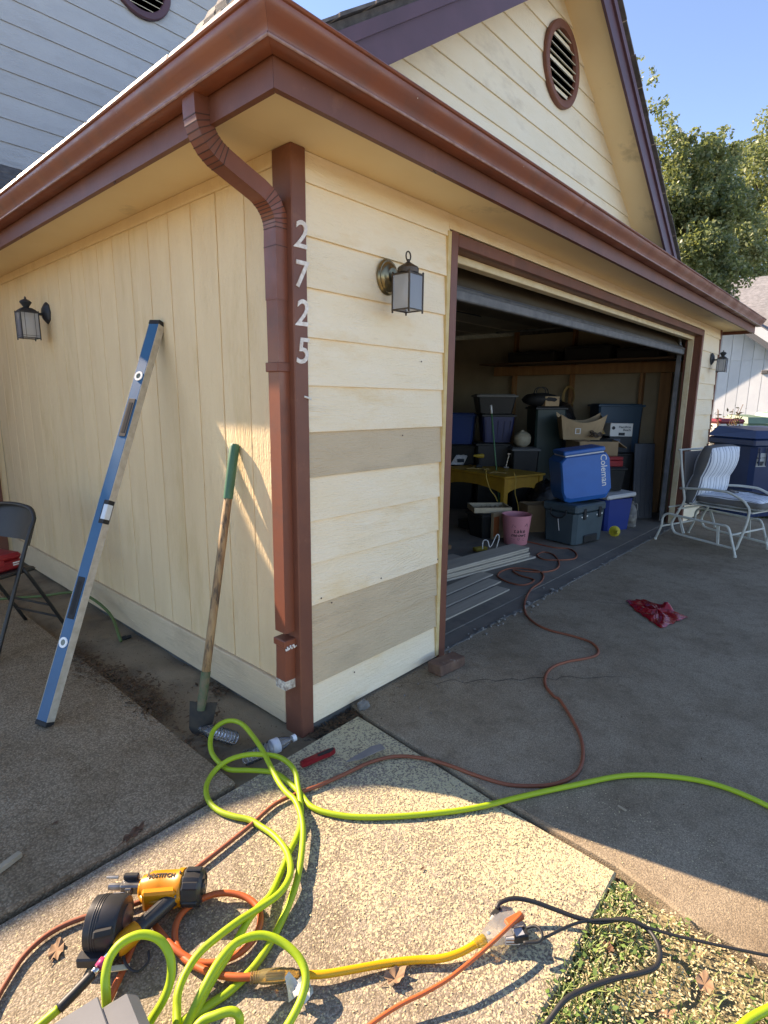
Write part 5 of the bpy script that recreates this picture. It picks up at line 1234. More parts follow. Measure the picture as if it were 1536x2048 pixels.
MB().lathe([(.012,-.075),(.016,-.02),(.055,.05),(.060,.055),(.056,.055),(.012,-.015)], 16, (0,0,.058), (1,0,-.15)).build('funnel_cone', YELP, yp, 40)
tpn = thing('leaning_panel', 'tall narrow dark grey panel leaning on the studs at the right', 'panel', (5.872,0.469,0.0), (0,R(0),FACE))
MB().obox((0,.03,.46), (.125,0,0), (0,.012,.0), (0,.06,.46), .006).build('panel_face', mat('slate_panel', (.055,.062,.072), .5, col2=(.04,.045,.055), vscale=5), tpn)
for x in (-.09,-.03,.03,.09): MB().obox((x,.0165,.46), (.004,0,0), (0,.003,0), (0,.06,.44)).build('panel_rib', MATS['slate_panel'], tpn)
# ------------------------------------------------------------------ back pile
def carton(name, label, spec, depth, m, dr=0, flaps=True, printed=None, group='cardboard boxes in the garage'):
    t, w, h, d = placed(name, label, 'box', spec, depth, dr, group)
    b = MB(); th = .006
    MB().box(-w/2,w/2,-d/2,-d/2+th,0,h).build('side_panel', m, t); MB().box(-w/2,w/2,d/2-th,d/2,0,h).build('side_panel', m, t)
    MB().box(-w/2,-w/2+th,-d/2+th+.001,d/2-th-.001,0,h).build('side_panel', m, t); MB().box(w/2-th,w/2,-d/2+th+.001,d/2-th-.001,0,h).build('side_panel', m, t)
    MB().box(-w/2+th,w/2-th,-d/2+th,d/2-th,0,.01).build('bottom_panel', m, t)
    if flaps:
        MB().obox((w/2+.055,0,h-.035), (.06,0,-.04), (0,d/2-.01,0), (.002,0,.003)).build('flap', m, t)
        MB().obox((0,d/2+.03,h+.045), (w/2-.01,0,0), (0,.03,.05), (0,-.002,.003)).build('flap', m, t)
        MB().obox((-w/2+.06,0,h+.004), (.07,0,.008), (0,d/2-.01,0), (0,0,.003)).build('flap', m, t)
    if printed: MB().box(printed[0]*w,printed[1]*w,-d/2-.0015,-d/2-.0003,printed[2]*h,printed[3]*h).build('printed_mark', mat('print_dark', (.03,.025,.02), .8), t)
    return t
lidded((5.291,0.908)+(0.0,.50,.60), .42, 'storage_tote', 'dark storage tote buried under the cardboard boxes', 'tote', DKPL, DKPL, 6)
carton('cardboard_box', 'brown cardboard box with raised flap behind the blue cooler', (5.243,0.918)+(.605,.48,.36), .36, CARD, 8, True, (-.2,.38,.12,.35))
oc, w, h, d = placed('cardboard_box', 'pale open carton sagging on top of the brown box', 'box', (5.22,1.063,1.086,0.527,0.296), .30, -6); oc['group'] = 'cardboard boxes in the garage'; oc.location.z = .98
sg = MB(); n = 10
for (sy, dz) in ((-1,0),(1,.02)):
    V = []
    for i in range(n+1):
        u = -1+2*i/n; V += [(u*w*.40, sy*d*.36, .0), (u*w*.5, sy*d*.5, h*(.66+.34*u*u)+dz)]
    MB().add(V, [(2*i,2*i+2,2*i+3,2*i+1) for i in range(n)]).build('side_panel', CARD2, oc)
for sx in (-1,1):
    V = []
    for i in range(n+1):
        u = -1+2*i/n; V += [(sx*w*.40, u*d*.36, 0), (sx*w*.5, u*d*.5, h*(.86+.14*u*u))]
    MB().add(V, [(2*i,2*i+2,2*i+3,2*i+1) for i in range(n)]).build('side_panel', CARD2, oc)
MB().box(-w*.4,w*.4,-d*.36,d*.36,-.004,.004).build('bottom_panel', CARD2, oc)
for a_, b_, c_, e_ in ((-.16,-.04,.30,.34),(-.16,-.04,.58,.62),(-.16,-.14,.34,.58),(-.06,-.04,.34,.58)):
    MB().obox(((a_+b_)/2*w,-d*.36-(c_+e_)/2*.14*d-.004,(c_+e_)/2*h*.72), ((b_-a_)/2*w,0,0), (0,.001,0), (0,-.01*(e_-c_),(e_-c_)/2*h*.72)).build('printed_mark', LIDW, oc)
# small appliance carton and what it stands on
lidded((5.93,.90,0,.46,.80), .38, 'storage_tote', 'black storage tote under the printed appliance carton', 'tote', DKPL, DKPL, 0)
ac, w, h, d = placed('appliance_carton', 'white printed appliance carton standing by the tall dark panel', 'box', (5.89,.86,.802,.29,.36), .22, 4)
APB = mat('carton_black', (.02,.025,.03), .6)
MB().box(-w/2,w/2,-d/2,d/2,h*.55,h,.003).build('white_band', LIDW, ac); MB().box(-w/2,w/2,-d/2,d/2,0,h*.548,.003).build('dark_band', APB, ac)
lettering('lettering', 'Hamilton', .042, APB, ac, (.04,-d/2-.001,h*.87), (1,0,0), (0,0,1), .0006); lettering('lettering', 'Beach', .042, APB, ac, (.07,-d/2-.001,h*.77), (1,0,0), (0,0,1), .0006)
MB().lathe([(.0001,0),(.022,0),(.022,.001)], 16, (-w*.36,-d/2-.001,h*.84), (0,-1,0)).build('printed_mark', APB, ac); MB().box(-w*.12,w*.16,-d/2-.0015,-d/2-.0002,h*.58,h*.68).build('printed_mark', APB, ac)
MB().box(-w*.40,-w*.02,-d/2-.0015,-d/2-.0002,h*.2,h*.46).build('printed_picture', mat('carton_picture', (.06,.08,.12), .5), ac)
# cords heaped on the boxes
random.seed(21)
for lab, cx, cy, cz, rr, m in (('tan cord heap on the cardboard boxes', 5.40,.93,1.01,.11, mat('tan_cord', (.34,.22,.08), .6)), ('dark cable heap beside the open carton', 5.22,.86,1.0,.09, mat('brown_cable', (.07,.045,.03), .5))):
    P_ = []
    for k in range(60):
        a_ = k*.62+random.uniform(-.3,.3); q_ = rr*(.55+.45*random.random()); P_.append((cx+q_*math.cos(a_)*1.3, cy+q_*math.sin(a_)*.8, cz+.012+.07*random.random()))
    tag(MB().tube(spline(P_, 4), .005, 6).build('cord_heap', m, None, 1), lab, 'cord')
MB_ = lidded((5.42,.92,.0,.34,.985), .3, 'storage_tote', 'tall dark tote carrying the tangled cords', 'tote', DKPL, DKPL, 0)
lidded((6.304,1.052)+(0.0,.62,1.40), .40, 'storage_tote', 'dull blue tote high at the back against the studs', 'tote', mat('dull_blue_plastic', (.03,.075,.12), .5), mat('dull_blue_plastic', (.03,.075,.12), .5), 0)
# stacked bins at the left of the pile
lidded((4.944,2.119)+(0.0,.46,.90), .40, 'storage_tote', 'charcoal tote at the bottom of the left stack', 'tote', DKPL, DKPL, 0)
lidded((4.979,2.08)+(.902,.44,.36), .38, 'storage_tote', 'navy tote with pale streaks in the middle of the left stack', 'tote', NAVY, DKPL, 0, ribs=5)
lidded((4.954,2.109)+(1.264,.52,.24), .44, 'storage_tote', 'black tote with grey rim topping the left stack', 'tote', DKPL, mat('grey_rim', (.10,.10,.095), .5), 0)
lidded((4.843,2.532)+(.86,.42,.40), .34, 'storage_tote', 'blue tilted tote beside the door jamb', 'tote', mat('mid_blue_plastic', (.01,.04,.15), .45), mat('mid_blue_plastic', (.01,.04,.15), .45), -15)
lidded((4.848,2.526)+(0.0,.50,.86), .40, 'storage_tote', 'black tote beneath the blue tilted tote', 'tote', DKPL, DKPL, -15)
lidded((5.312,1.559)+(0.0,.42,1.36), .38, 'storage_tote', 'tall dark green bin behind the blue cooler', 'bin', mat('dark_green_plastic', (.012,.03,.026), .5), DKPL, 6)
bgp = thing('duffel_bag', 'black bag with loop handles on top of the dark green bin', 'bag', (5.259,1.619,1.36), (0,0,FACE))
MB().sphere((0,0,.08), .24, .16, .085, 14, 8, .06).build('bag_body', mat('black_nylon', (.012,.012,.013), .7), bgp, 1)
for s_ in (-.05,.05): MB().tube(spline([(-.08,s_,.14),(-.06,s_,.21),(0,s_,.235),(.06,s_,.21),(.08,s_,.14)], 4), .007, 6).build('bag_handle', RUB, bgp, 1)
for k, (x_, z_) in enumerate(((1100,806),(1103,813),(1097,816),(1093,827),(1090,838))): pass
lidded((4.953,1.66)+(0.0,.36,.86), .34, 'storage_tote', 'narrow grey bin with pale papers behind the yellow table', 'bin', DKPL, mat('grey_rim', (.10,.10,.095), .5), 0)
pw = thing('painters_pole', 'thin green pole with white end standing behind the yellow table', 'pole', (4.464,1.756,0.0))
q0, q1 = Vector((4.464,1.756,0.735)), Vector((4.408,1.818,1.359)); off = Vector(pw.location)
lo = q0+(q0-q1)*((q0.z)/(q1.z-q0.z))
MB().tube([lo-off, q1-off], .009, 8).build('pole', mat('pole_green', (.05,.16,.07), .4), pw, 1); MB().tube([q1-off-(q1-q0)*.14, q1-off+(q1-q0)*.02], .013, 8).build('pole_end', LIDW, pw, 1)
# ------------------------------------------------------------------ yellow work table and what lies on it
A_, B_t, C_t = (4.272,2.241,0.6), (4.044,1.375,0.6), (4.675,1.523,0.6)
ang = math.atan2(A_[1]-B_t[1], A_[0]-B_t[0])
YT = mat('mustard_paint', (.44,.23,.018), .55, col2=(.36,.18,.015), vscale=8)
tb = thing('yellow_table', 'mustard yellow wooden table with curved apron in the garage', 'table', (B_t[0], B_t[1], 0), (0,0,ang))
TL, TWd = 1.05, .62                                # local x along the long side away from the door, y to the left
MB().box(-.02,TL+.02,-TWd-.02,.02,.575,.60,.006).build('tabletop', YT, tb)
for x in (.03, TL-.03):
    for y in (-.03, -TWd+.03): MB().box(x-.03,x+.03,y-.03,y+.03,0,.574,.004).build('leg', YT, tb)
def apron(p, q, n=10):
    p, q = Vector(p), Vector(q); b = MB(); V = []
    for i in range(n+1):
        u = i/n; c = p+(q-p)*u; zb_ = .40+.055*math.sin(math.pi*u)**.7; V += [(c.x,c.y,zb_),(c.x,c.y,.574)]
    nn_ = (q-p).normalized().cross(Vector((0,0,1)))*.014
    N = len(V); V2 = V+[(x+nn_.x,y+nn_.y,z) for x, y, z in V]
    F = [(2*i,2*i+2,2*i+3,2*i+1) for i in range(n)]; F += [tuple(N+k for k in f[::-1]) for f in F]+[(2*i,N+2*i,N+2*i+2,2*i+2) for i in range(n)]
    b.add(V2, F); return b
apron((.062,-.014,0), (TL-.062,-.014,0)).build('apron', YT, tb); apron((.014,-TWd+.062,0), (.014,-.062,0)).build('apron', YT, tb); apron((TL-.03,-TWd+.062,0), (TL-.03,-.062,0)).build('apron', YT, tb)
def on_table(name, label, cat, px, dz=.601):
    return thing(name, label, cat, (px[0], px[1], dz), (0,0,FACE))
pp_ = on_table('paper_bag', 'white crumpled printed paper bag on the left of the yellow table', 'paper bag', (4.594,2.389,0.6))
b = MB(); V = []
for j in range(5):
    for i in range(6): V.append((-.09+.032*i+.02*j, .02*math.sin(i*2+j)+.02*j, .002+.030*j*(1+.1*math.sin(i*3))))
b.add(V, [(j*6+i,j*6+i+1,j*6+i+7,j*6+i+6) for j in range(4) for i in range(5)]); b.build('paper_sheet', PAPER, pp_, 1)
MB().obox((.04,.012,.055), (.045,0,0), (0,.012,.02), (0,-.001,.001)).build('printed_mark', APB, pp_)
dr_ = on_table('power_drill', 'yellow cordless drill standing on the yellow table', 'drill', (4.563,2.043,0.6))
DY = mat('drill_yellow', (.42,.27,.03), .5)
MB().obox((0,0,.02), (.04,0,0), (0,.025,0), (0,0,.02), .006).build('battery', RUB, dr_); MB().tube([(0,0,.03),(.008,0,.12)], .017, 10).build('grip', RUB, dr_, 30)
MB().lathe([(.020,-.05),(.026,-.04),(.026,.03),(.018,.045),(.014,.075),(.006,.08)], 14, (.005,0,.145), (-1,0,0)).build('motor_housing', DY, dr_, 30)
vc = on_table('chrome_tool', 'chrome measuring tool standing upright on the yellow table', 'tool', (4.769,1.781,0.6))
MB().box(-.035,.035,-.03,.03,0,.018,.004).build('base', GST, vc); MB().bar((0,0,.018), (.03,0,.17), .012, .008, .001, (0,1,0)).build('arm', CHROME, vc); MB().bar((.005,0,.172), (.055,0,.178), .02, .016, .002).build('head', CHROME, vc)
rt = on_table('router_tool', 'black router with knobs beside the chrome tool', 'tool', (5.434,2.025,0.6))
MB().lathe([(.07,0),(.07,.015),(.04,.02),(.045,.11),(.04,.15),(.0001,.155)], 16).build('motor_housing', RUB, rt, 30)
for s_ in (-1,1): MB().sphere((s_*.075,0,.05), .02, n=10, m=6).build('knob', GST, rt, 1)
cp = [(B_t[0]+.1+.12*math.cos(k*1.1)+.05*k*.6, B_t[1]+.12+.05*math.sin(k*1.7)+.06*k, .607+.004*(k % 3)) for k in range(12)]
tag(MB().tube(spline(cp, 5), .006, 6).build('extension_lead', MATS['tan_cord'], None, 1), 'pale cord coiled along the yellow tabletop', 'cord')
hp = [(3.829,1.49,0.691),(3.792,1.457,0.604),(3.821,1.424,0.479),(3.86,1.381,0.403),(3.88,1.358,0.342)]
tag(MB().tube(spline(hp, 5), .005, 6).build('hanging_cord', mat('yellow_thin_cord', (.40,.25,.04), .5), None, 1), 'yellow cord hanging down the long apron of the table', 'cord')
hp = [(3.989,1.238,0.662),(3.988,1.208,0.583),(3.986,1.211,0.447),(4.013,1.18,0.31),(4.021,1.172,0.199)]
tag(MB().tube(spline(hp, 5), .005, 6).build('hanging_cord', MATS['yellow_thin_cord'], None, 1), 'yellow cord hanging at the short end of the table', 'cord')
tr = on_table('tape_roll', 'green and white roll of film beside the door jamb', 'roll', (6.016,3.489,0.6))
b = MB().lathe([(.05,0),(.09,0),(.09,.06),(.05,.06)], 20, (0,0,.10), (.3,-1,.2)); b.f = [f for f in b.f if len(f) == 4]; b.mi = [0]*len(b.f); b.build('roll_body', mat('film_green', (.10,.18,.09), .4, col2=(.4,.42,.38), vscale=18), tr, 30)
# under the table
lidded((3.70,1.35,0,.42,.27), .3, 'dark_crate', 'black crate under the front of the yellow table', 'crate', DKPL, DKPL, 30)
wt = thing('wooden_tray', 'thin wooden tray of bits on top of the black crate', 'tray', (3.70,1.35,.272), (0,0,FACE+R(6)))
MB().box(-.20,.20,-.15,.15,0,.012).build('bottom_panel', LATH, wt)
for a_ in ((-.20,.20,-.15,-.138),(-.20,.20,.138,.15),(-.20,-.188,-.137,.137),(.188,.20,-.137,.137)): MB().box(*a_, .0125,.055).build('side_panel', LATH, wt)
for k in range(5): MB().tube([(-.1+.05*k,-.05,.018),(-.06+.05*k,.08,.03)], .008, 6).build('fitting', BRASS, wt)
cs = thing('cardboard_sheet', 'pale cardboard sleeve standing on edge behind the white jug', 'box', (3.697,1.189,0.0), (0,0,FACE+R(35)))
MB().box(-.14,.14,-.02,.02,0,.28,.004).build('sleeve', CARD2, cs); MB().box(-.138,-.06,-.0212,-.0202,.03,.24).build('printed_mark', mat('print_orange', (.36,.10,.03), .7), cs)
wj = thing('white_jug', 'white and pale blue liquid jug on the garage floor by the table', 'jug', (4.017,1.504,0.0), (0,0,FACE))
JW = mat('jug_white', (.55,.62,.66), .4, col2=(.48,.56,.62), vscale=8)
tub(MB(), .165, .11, .17, 0, .97, .025).build('jug_body', JW, wj)
b = MB(); tub(b, .10, .09, .055, .169, 1.45, .02); b.build('jug_shoulder', JW, wj)
MB().tube(spline([(-.075,0,.15),(-.082,0,.20),(-.06,0,.245),(-.02,0,.25),(.01,0,.225)], 4), .014, 8).build('jug_handle', JW, wj, 1)
MB().lathe([(.02,0),(.02,.03),(.0001,.031)], 12, (.045,0,.222)).build('jug_cap', mat('jug_cap_blue', (.05,.12,.22), .4), wj, 30)
MB().box(-.070,.060,-.0558,-.0548,.03,.13).build('jug_label', mat('jug_label', (.30,.42,.46), .5, col2=(.12,.25,.22), vscale=22), wj)
pk = thing('pink_bin', 'pink round waste bin with a cat doodle and hand lettering', 'waste bin', (3.60,.965,0), (0,0,FACE))
PINK = mat('pink_plastic', (.60,.215,.235), .5)
b = MB().lathe([(.113,0),(.116,.004),(.146,.300),(.149,.302),(.143,.302),(.112,.012),(.0001,.011)], 36).build('bin_body', PINK, pk, 40)
INK = mat('doodle_black', (.02,.015,.015), .7)
def on_bin(s, size, ang_, z):
    rr = .1135+.110*z+.0015; lettering('lettering', s, size, INK, pk, (rr*math.sin(ang_), -rr*math.cos(ang_), z), (math.cos(ang_), math.sin(ang_), 0), (0,0,1), .0005, .0006, .15)
for s, x0, z in (('take',-.35,.150),('meowt',-.46,.108)):
    for k, ch1 in enumerate(s): on_bin(ch1, .056 if s == 'take' else .050, x0+k*.235+.02, z)
def stroke(pts):
    b = MB(); P_ = []
    for a_, z in pts: rr = .1135+.110*z+.001; P_.append((rr*math.sin(a_), -rr*math.cos(a_), z))
    b.tube(P_, .0016, 5).build('doodle_line', INK, pk)
stroke([(-.55,.185),(-.47,.215),(-.25,.190)]); stroke([(.42,.200),(.60,.225),(.66,.195)])
stroke([(-.02,.055),(-.10,.075),(-.06,.083),(0,.074),(.06,.083),(.10,.075),(.02,.055)]); stroke([(-.6,.075),(-.32,.062)]); stroke([(.30,.066),(.55,.082)]); stroke([(.30,.056),(.52,.056)])
carton('cardboard_box', 'small brown carton with white label behind the pink bin', (4.302,1.114)+(0.0,.30,.30), .24, CARD, 10, False)
# ------------------------------------------------------------------ boards on the garage floor
PLK = mat('grey_board', (.42,.36,.28), .75, col2=(.35,.30,.23), vscale=6, stretch=(.5,8,8))
PLK2 = mat('light_trim_board', (.42,.35,.26), .75, col2=(.36,.30,.22), vscale=6, stretch=(.5,8,8))
def plank(label, p, q, w, h, z, m, cat='plank', grp='boards on the garage floor'):
    p, q = Vector((*p, z)), Vector((*q, z)); t = thing('siding_plank', label, cat, tuple(p), (0,0,math.atan2(q.y-p.y, q.x-p.x)), grp); L = (q-p).length
    MB().box(0,L,-w/2,w/2,0,h,.0025).build('board', m, t); return t
e0 = (3.235,0.635); s0 = (1.35,.95)
dv = Vector((e0[0]-s0[0], e0[1]-s0[1])).normalized(); pv = Vector((-dv.y, dv.x))
names = ['bottom', 'second', 'third', 'fourth', 'top']
for k in range(5):
    o_ = pv*(.012*(k % 2)); ee = Vector(e0)-dv*(.02*((k*3) % 4)); plank(names[k]+' grey siding board of the stepped stack at the garage opening', tuple(Vector(s0)+o_), tuple(ee+o_+pv*.02*k), .19, .016, .001+.0168*k, PLK)
for k in range(3): plank(['front', 'middle', 'rear'][k]+' loose grey board lying flat behind the stepped stack', tuple(Vector(s0)+pv*(.22+.16*k)), tuple(Vector(e0)+pv*(.21+.15*k)-dv*(.45+.1*k)), .135, .016, .001, PLK)
for k in range(3): plank(['nearest', 'second', 'third'][k]+' flat board left of the stepped stack near the jamb', (1.2,.32+.13*k), (2.25+.12*k,.32+.145*k), .115, .012, .001, PLK)
plank('pale trim strip lying across the flat boards', (2.152,0.772), (3.085,0.838), .03, .016, .0135, PLK2)
plank('dark brown stud lying behind the grey boards', tuple(Vector(s0)+pv*.72), tuple(Vector(e0)+pv*.62-dv*.4), .05, .04, .001, STUD)
sgb = thing('yellow_block', 'yellow foam block resting on the grey boards', 'block', (3.036,1.027,0.018), (0,0,R(-20)))
MB().box(-.07,.07,-.03,.03,0,.035,.006).build('foam', mat('yellow_foam', (.36,.25,.03), .9, col2=(.24,.16,.02), vscale=40, bump=.8, bscale=70), sgb)
hkx = thing('wire_hook', 'bent white metal hook standing on the stack of boards', 'hook', (2.938,0.836,0.085), (0,0,FACE))
MB().tube(spline([(-.09,0,0),(-.088,0,.075),(-.05,0,.082),(-.02,0,.02),(.03,0,.13),(.05,0,.135),(.055,0,.10),(.035,0,.012)], 4), .0045, 7).build('rod', mat('hook_white', (.60,.60,.57), .4), hkx, 1)
# ------------------------------------------------------------------ boxes of junk in the loft
for k, (y, w_, h_) in enumerate(((.75,.5,.10),(1.4,.6,.16),(2.2,.7,.12))):
    t = thing('loft_box', ['small flat dark box', 'middle dark box', 'long low dark box'][k]+' on the loft shelf under the ceiling', 'box', (6.20,y,1.961), (0,0,0))
    MB().box(-.18,.18,-w_/2,w_/2,0,h_,.01).build('carton_body', mat('loft_black', (.02,.018,.016), .8), t); MB().box(-.185,.185,-w_/2-.005,w_/2+.005,h_+.001,h_+.025,.006).build('carton_lid', MATS['loft_black'], t)

# ------------------------------------------------------------------ more clutter in the gaps
def sack(name, label, cat, loc, r3, m, seed, rz=0):
    random.seed(seed); t = thing(name, label, cat, loc, (0,0,rz)); b = MB().sphere((0,0,r3[2]*.92), r3[0], r3[1], r3[2], 16, 10, .07); b.build('sack_body', m, t, 1)
    MB().tube(spline([(-r3[0]*.3,0,r3[2]*1.80),(0,0,r3[2]*1.98),(r3[0]*.35,.01,r3[2]*1.82)], 4), .014, 6).build('sack_neck', m, t, 1); return t
BLKBAG = mat('black_bin_liner', (.010,.010,.011), .3, bump=.8, bscale=25, bdist=.02)
PALES = mat('pale_sack', (.36,.31,.22), .8, col2=(.28,.23,.15), vscale=9, bump=.4, bscale=20)
sack('rubbish_bag', 'shiny black rubbish bag slumped behind the blue cooler', 'bag', (4.684,1.211,0.0), (.24,.2,.27), BLKBAG, 61)
sack('rubbish_bag', 'black rubbish bag lying on the tall dark green bin', 'bag', (5.706,1.569,1.0), (.26,.2,.22), BLKBAG, 62)
lidded((5.785,1.482)+(0.0,.50,.99), .36, 'storage_tote', 'black tote holding up the second rubbish bag', 'tote', DKPL, DKPL, 0)
sack('feed_sack', 'pale paper sack slumped on the narrow grey bin', 'sack', (4.941,1.673,0.862), (.13,.10,.10), PALES, 63)
def can(name, label, loc, r_, h_, m, m2):
    t = thing(name, label, 'can', loc); MB().lathe([(r_,0),(r_,h_),(r_*.96,h_+.004)], 20).build('can_body', m, t, 30); MB().lathe([(r_*1.03,h_-.006),(r_*1.03,h_+.006),(r_*.9,h_+.006),(r_*.9,h_+.001)], 20).build('can_lid', m2, t, 30)
    MB().tube(spline([(-r_,0,h_*.85),(-r_*1.1,0,h_*.5),(0,-r_*1.15,h_*.30),(r_*1.1,0,h_*.5),(r_,0,h_*.85)], 4), .002, 5).build('can_handle', CHROME, t, 1)
can('paint_can', 'white paint can on the floor left of the pink bin', (3.831,1.278,0.0), .06, .13, LIDW, GST) if False else None
can('paint_can', 'dull metal paint can on the floor behind the pink bin', (4.412,1.215,0.0), .085, .19, GST, GST)
can('paint_can', 'rusty brown can on the black crate under the table', (3.95,1.20,0), .07, .16, mat('rust_can', (.16,.07,.03), .7), GST)
for lab, px, m in (('red spray can standing on the yellow table', (5.005,2.17,0.6), REDP), ('white spray can standing on the yellow table', (5.284,2.247,0.6), LIDW), ('green spray can standing on the yellow table', (5.109,2.321,0.6), GRIP)):
    t = thing('spray_can', lab, 'spray can', (px[0], px[1], .601)); MB().lathe([(.03,0),(.032,.004),(.032,.15),(.022,.165),(.0001,.166)], 14).build('can_body', m, t, 30); MB().lathe([(.018,.166),(.018,.195),(.0001,.196)], 12).build('can_cap', RUB, t, 30)
rp_ = thing('rope_coil', 'loose tan rope coil hanging on the middle stud', 'rope', (6.405,1.755,1.55))
for k in range(4): MB().tube([(-.015-.006*k, (.075+.006*k)*math.cos(a*.4488), -.06+(.13+.008*k)*math.sin(a*.4488)) for a in range(14)], .006, 6, True).build('rope_turn', MATS['tan_cord'], rp_, 1)
gc_ = thing('fuel_can', 'red fuel can on the floor between table and coolers', 'fuel can', (4.701,1.342,0.0), (0,0,FACE))
tub(MB(), .26, .17, .24, 0, .95, .03).build('can_body', REDP, gc_); MB().tube(spline([(-.09,0,.235),(-.08,0,.30),(.03,0,.30),(.05,0,.24)], 4), .012, 7).build('can_handle', REDP, gc_, 1); MB().tube([(.08,0,.23),(.13,0,.33)], [.02,.012], 10).build('spout', RUB, gc_, 1)
for k, (lab, px, t_, w_, h_, z_, m) in enumerate((('flat brown carton lying on the tall dark tote', (1240,842), 7.0, .22, .07, 1.0, CARD), ('small pale carton on the pile beside the open carton', (1110,848), 6.95, .20, .12, 1.362, CARD2), ('grey parts case under the window of the yellow table', (940,1035), 6.2, .34, .10, .0, DKPL))):
    if k == 0: continue
    lc = {1: (5.282,1.518), 2: (3.93,1.678)}[k]
    t = thing('small_box', lab, 'box', (lc[0], lc[1], z_ if k != 1 else 1.362), (0,0,FACE+.3*k)); MB().box(-w_/2,w_/2,-.08,.08,0,h_*.8,.004).build('base', m, t); MB().box(-w_/2-.003,w_/2+.003,-.083,.083,h_*.8+.001,h_,.004).build('lid', m, t)
pst = thing('plastic_sheet', 'crumpled dark plastic sheet on the floor behind the coolers', 'sheet', (5.405,1.006,0.0))
b = MB(); V = []; random.seed(71)
for j in range(9):
    for i in range(9): V.append((-.3+.075*i+random.gauss(0,.01), -.3+.075*j+random.gauss(0,.01), .02+abs(random.gauss(0,.06))))
b.add(V, [(j*9+i,j*9+i+1,j*9+i+10,j*9+i+9) for j in range(8) for i in range(8)]); b.build('film', BLKBAG, pst, 1)

# ------------------------------------------------------------------ glider chair with striped cushions
CHF = mat('ivory_tube', (.62,.62,.54), .42, col2=(.54,.54,.47), vscale=10)
def mat_stripes():
    m = mat('striped_cushion', (.60,.64,.68), .85, rand=0, bump=.3, bscale=300)
    nt = m.node_tree; L = nt.links.new; b = nt.nodes['Principled BSDF']
    tc = _n(nt, 'ShaderNodeTexCoord'); sx = _n(nt, 'ShaderNodeSeparateXYZ'); L(tc.outputs['Object'], sx.inputs[0])
    nz = _n(nt, 'ShaderNodeTexNoise'); nz.inputs['Scale'].default_value = 5; L(tc.outputs['Object'], nz.inputs[0])
    ad = _n(nt, 'ShaderNodeMath', operation='MULTIPLY_ADD'); L(nz.outputs[0], ad.inputs[0]); ad.inputs[1].default_value = .02; L(sx.outputs[1], ad.inputs[2])
    mm = _n(nt, 'ShaderNodeMath', operation='MULTIPLY'); mm.inputs[1].default_value = 9.5; L(ad.outputs[0], mm.inputs[0])
    fr = _n(nt, 'ShaderNodeMath', operation='FRACT'); L(mm.outputs[0], fr.inputs[0])
    rp = _n(nt, 'ShaderNodeValToRGB'); rp.color_ramp.interpolation = 'CONSTANT'; e = rp.color_ramp.elements
    W_ = (.66,.69,.71,1); D_ = (.12,.15,.21,1); e[0].color = W_; e[1].position = .30; e[1].color = D_
    for p_, c_ in ((.37,W_),(.54,(.25,.30,.38,1)),(.57,W_),(.70,D_),(.77,W_),(.90,(.25,.30,.38,1)),(.93,W_)): k = e.new(p_); k.color = c_
    L(fr.outputs[0], rp.inputs[0]); L(rp.outputs[0], b.inputs['Base Color']); return m
STRIPE = mat_stripes()
CSIDE = mat('cushion_side', (.11,.115,.12), .9, col2=(.15,.14,.125), vscale=9, bump=.3, bscale=200)
gl = thing('glider_chair', 'ivory metal glider chair with blue striped cushions at the garage opening', 'chair', (4.80,-.02,0), (0,0,R(-107.1)))
sw = [(0.157,0.955),(0.171,0.871),(0.186,0.786),(0.229,0.575),(0.252,0.456),(0.218,0.363),(0.153,0.217),(0.154,0.172),(0.172,0.13),(0.231,0.099),(0.523,0.084),(0.767,0.072),(0.801,0.079),(0.817,0.132),(0.858,0.312),(0.87,0.45),(0.841,0.501),(0.807,0.536),(0.734,0.569),(0.662,0.594),(0.558,0.597),(0.46,0.594),(0.193,0.57)]
bs = [(0.006,-0.006),(0.056,0.152),(0.061,0.236),(0.089,0.282),(0.143,0.298),(0.218,0.291),(0.606,0.279),(0.702,0.279),(0.733,0.246),(0.751,0.2),(0.794,0.077),(0.815,-0.001)]
CW = .60
for y in (0, CW):
    yy = .03 if y == 0 else -.03
    MB().tube(spline([(x, y+yy, z) for x, z in sw], 4), .0125, 8).build('swing_frame', CHF, gl, 1)
    MB().tube(spline([(x, y, max(z, .012)) for x, z in bs], 4), .0125, 8).build('base_frame', CHF, gl, 1)
    for (xa, za), (xb, zb_) in ([(0.227,0.284),(0.292,0.12)], [(0.619,0.273),(0.636,0.087)]):
        MB().bar((xa, y+yy*.5, za), (xb, y+yy*.5, zb_), .010, .024, 0, (1,0,0)).build('hanger_link', CHF, gl)
    for k in (0, -1): MB().lathe([(.015,0),(.016,.02)], 8, (bs[k][0], y, 0)).build('foot_cap', CHF, gl)
for (x, z) in (bs[1], bs[9], sw[0], sw[5]): MB().tube([(x, .0, z), (x, CW, z)], .010, 8).build('cross_bar', CHF, gl, 1)
MB().tube([(.10,.03,.36),(.10,CW-.03,.36)], .009, 7).build('cross_bar', CHF, gl, 1)
